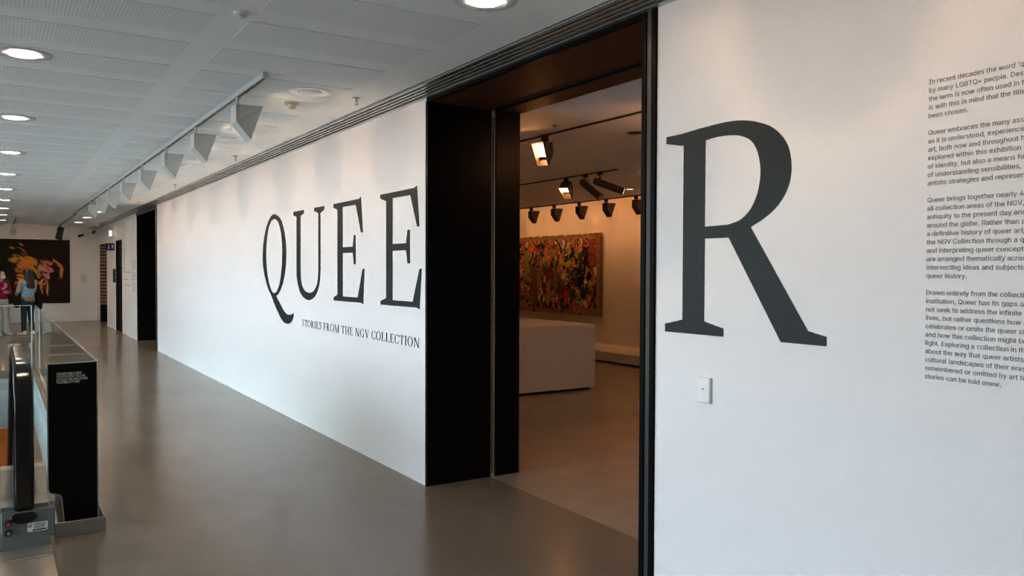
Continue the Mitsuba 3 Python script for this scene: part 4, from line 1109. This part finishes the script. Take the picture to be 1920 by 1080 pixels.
def woman_clothes(J, s, k):
    out = []
    ch, wa, hp, nk = (s(J[n]) for n in ('chest', 'waist', 'hip', 'neck'))
    vest = organic([hull_bone(ch + s((-0.10, 0, 0.07)), s((0.09, 0.115, 0.10)), ch + s((0.10, 0, 0.07)), s((0.09, 0.115, 0.10))), hull_bone(ch, s((0.16, 0.125, 0.1)), wa - s((0, 0, 0.06)), s((0.16, 0.125, 0.09)))], 0.03, 5)
    out.append(('knit_vest', vest, 'cloth_knit', 'blue plaid knitted vest'))
    hem = organic([hull_bone(wa - s((0, 0, 0.09)), s((0.165, 0.13, 0.06)), hp - s((0, 0, 0.03)), s((0.172, 0.138, 0.07)))], 0.03, 4)
    out.append(('shirt_hem', hem, 'cloth_tan', 'tan shirt hem'))
    sl = []
    for sd in 'lr':
        sh, el = s(J['sh_' + sd]), s(J['el_' + sd])
        sl.append(organic([hull_bone(nk - s((0, 0, 0.05)), 0.055 * k, sh, 0.060 * k), hull_bone(sh, 0.062 * k, sh + (el - sh) * 0.95, 0.060 * k)], 0.03, 4))
    out.append(('sleeves', cat(sl), 'cloth_beige', 'beige loose sleeves'))
    tr = []
    for sd, sx in (('l', -1), ('r', 1)):
        h = hp + s((sx * 0.085, 0, -0.02))
        tr += [hull_bone(h, 0.098 * k, s(J['kn_' + sd]), 0.066 * k), hull_bone(s(J['kn_' + sd]), 0.066 * k, s(J['an_' + sd]) + s((0, 0, 0.02)), 0.052 * k)]
    tr.append(hull_bone(hp + s((0, 0, 0.02)), s((0.16, 0.12, 0.08)), hp - s((0, 0, 0.06)), s((0.17, 0.12, 0.09))))
    out.append(('jeans', organic(tr, 0.035, 5), 'cloth_teal', 'dark blue jeans'))
    out.append(('shoe', shoe(s(J['an_l']), -0.15), 'shoe_white', 'white sneaker'))
    out.append(('shoe', shoe(s(J['an_r']), 0.2), 'shoe_white', 'white sneaker'))
    hd = s(J['head'])
    hair = organic([hull_bone(hd + s((0, -0.02, 0.045)), s((0.102, 0.11, 0.088)), hd + s((0, -0.055, -0.05)), s((0.108, 0.078, 0.07))), hull_bone(hd + s((0, -0.06, -0.04)), s((0.118, 0.07, 0.07)), hd + s((0.01, -0.125, -0.26)), s((0.12, 0.04, 0.08))), hull_bone(hd + s((0.0, -0.125, -0.26)), s((0.115, 0.04, 0.05)), hd + s((0.01, -0.135, -0.36)), s((0.10, 0.025, 0.04)))], 0.025, 5)
    out.append(('hair', hair, 'hair', 'long black hair'))
    coat = organic([hull_bone(s((0.16, 0.12, 1.04)), 0.06 * k, s((0.28, 0.02, 1.08)), 0.07 * k), hull_bone(s((0.25, 0.0, 1.28)), 0.055 * k, s((0.29, 0.03, 0.74)), s((0.08, 0.14, 0.12))), hull_bone(s((0.2, 0.12, 1.0)), 0.05 * k, s((0.24, 0.10, 0.74)), s((0.06, 0.09, 0.08)))], 0.03, 4)
    out.append(('coat', coat, 'cloth_black', 'black coat carried over the arm'))
    bag = organic([hull_bone(s((-0.26, 0.05, 0.86)), s((0.05, 0.11, 0.07)), s((-0.26, 0.05, 0.76)), s((0.055, 0.12, 0.05)))], 0.03, 3)
    out.append(('shoulder_bag', bag, 'cloth_black', 'black shoulder bag'))
    return out


JM = {'head': (0.0, 0.04, 1.585), 'neck': (0, 0.0, 1.44), 'chest': (0, 0, 1.26), 'waist': (0, 0.0, 1.06), 'hip': (0, 0, 0.93), 'sh_l': (-0.18, 0, 1.375), 'sh_r': (0.18, 0, 1.375),
      'el_l': (-0.24, 0.03, 1.11), 'wr_l': (-0.06, 0.20, 1.13), 'el_r': (0.24, 0.05, 1.11), 'wr_r': (0.08, 0.24, 1.24), 'kn_l': (-0.10, 0.03, 0.50), 'an_l': (-0.12, 0.0, 0.085), 'kn_r': (0.10, 0.03, 0.50), 'an_r': (0.13, 0.0, 0.085),
      'hand_l': (1, 0.3, 0.1), 'hand_r': (-0.3, 0.3, 1), 'thumb_l': (0, 0, 1), 'thumb_r': (-1, 0, 0.2)}


def masked_clothes(J, s, k):
    out = []
    ch, wa, hp, nk = (s(J[n]) for n in ('chest', 'waist', 'hip', 'neck'))
    top = [hull_bone(ch + s((-0.10, 0, 0.07)), s((0.09, 0.112, 0.10)), ch + s((0.10, 0, 0.07)), s((0.09, 0.112, 0.10))), hull_bone(ch, s((0.16, 0.12, 0.1)), hp + s((0, 0, 0.04)), s((0.165, 0.125, 0.06)))]
    for sd in 'lr':
        sh, el, wr = s(J['sh_' + sd]), s(J['el_' + sd]), s(J['wr_' + sd])
        top += [hull_bone(nk - s((0, 0, 0.05)), 0.06 * k, sh, 0.068 * k), hull_bone(sh, 0.068 * k, el, 0.06 * k), hull_bone(el, 0.06 * k, el + (wr - el) * 0.7, 0.048 * k)]
    out.append(('top', organic(top, 0.03, 5), 'cloth_magenta', 'magenta long sleeved top'))
    tr = []
    for sd, sx in (('l', -1), ('r', 1)):
        h = hp + s((sx * 0.085, 0, -0.02))
        an = s(J['an_' + sd])
        tr += [hull_bone(h, 0.11 * k, s(J['kn_' + sd]), 0.105 * k), hull_bone(s(J['kn_' + sd]), 0.105 * k, an * [1, 1, 0] + s((sx * 0.01, 0.01, 0.06)), s((0.13, 0.13, 0.035)))]
    tr.append(hull_bone(hp + s((0, 0, 0.05)), s((0.15, 0.115, 0.07)), hp - s((0, 0, 0.06)), s((0.175, 0.125, 0.09))))
    out.append(('trousers', organic(tr, 0.035, 4), 'cloth_white', 'wide white trousers'))
    out.append(('shoe', shoe(s(J['an_l']) + s((0, 0.04, 0)), -0.2), 'shoe_white', None))
    out.append(('shoe', shoe(s(J['an_r']) + s((0, 0.04, 0)), 0.2), 'shoe_white', None))
    hd = s(J['head'])
    hair = organic([hull_bone(hd + s((0, -0.025, 0.05)), s((0.088, 0.095, 0.075)), hd + s((0, -0.06, -0.04)), s((0.085, 0.055, 0.06)))], 0.025, 4)
    out.append(('hair', hair, 'hair', 'short dark hair'))
    mask = organic([hull_bone(hd + s((0, 0.062, -0.03)), s((0.062, 0.052, 0.028)), hd + s((0, 0.055, -0.08)), s((0.05, 0.045, 0.03)))], 0.015, 3)
    out.append(('face_mask', mask, 'mask_white', 'white face mask'))
    ph = bx(0.005, 0.075, 0.285, 0.295, 1.27, 1.40, 0.003)
    out.append(('phone', ph, 'black_plastic', 'dark phone held up'))
    return out


add_person(JW, 1.60, 0.66, 22.9, 0.55, 'person in a blue plaid vest and dark jeans seen from behind before the dark canvas', woman_clothes)
add_person(JM, 1.56, 0.10, 23.05, -2.5, 'person in a magenta top, white trousers and white face mask at the left edge', masked_clothes)
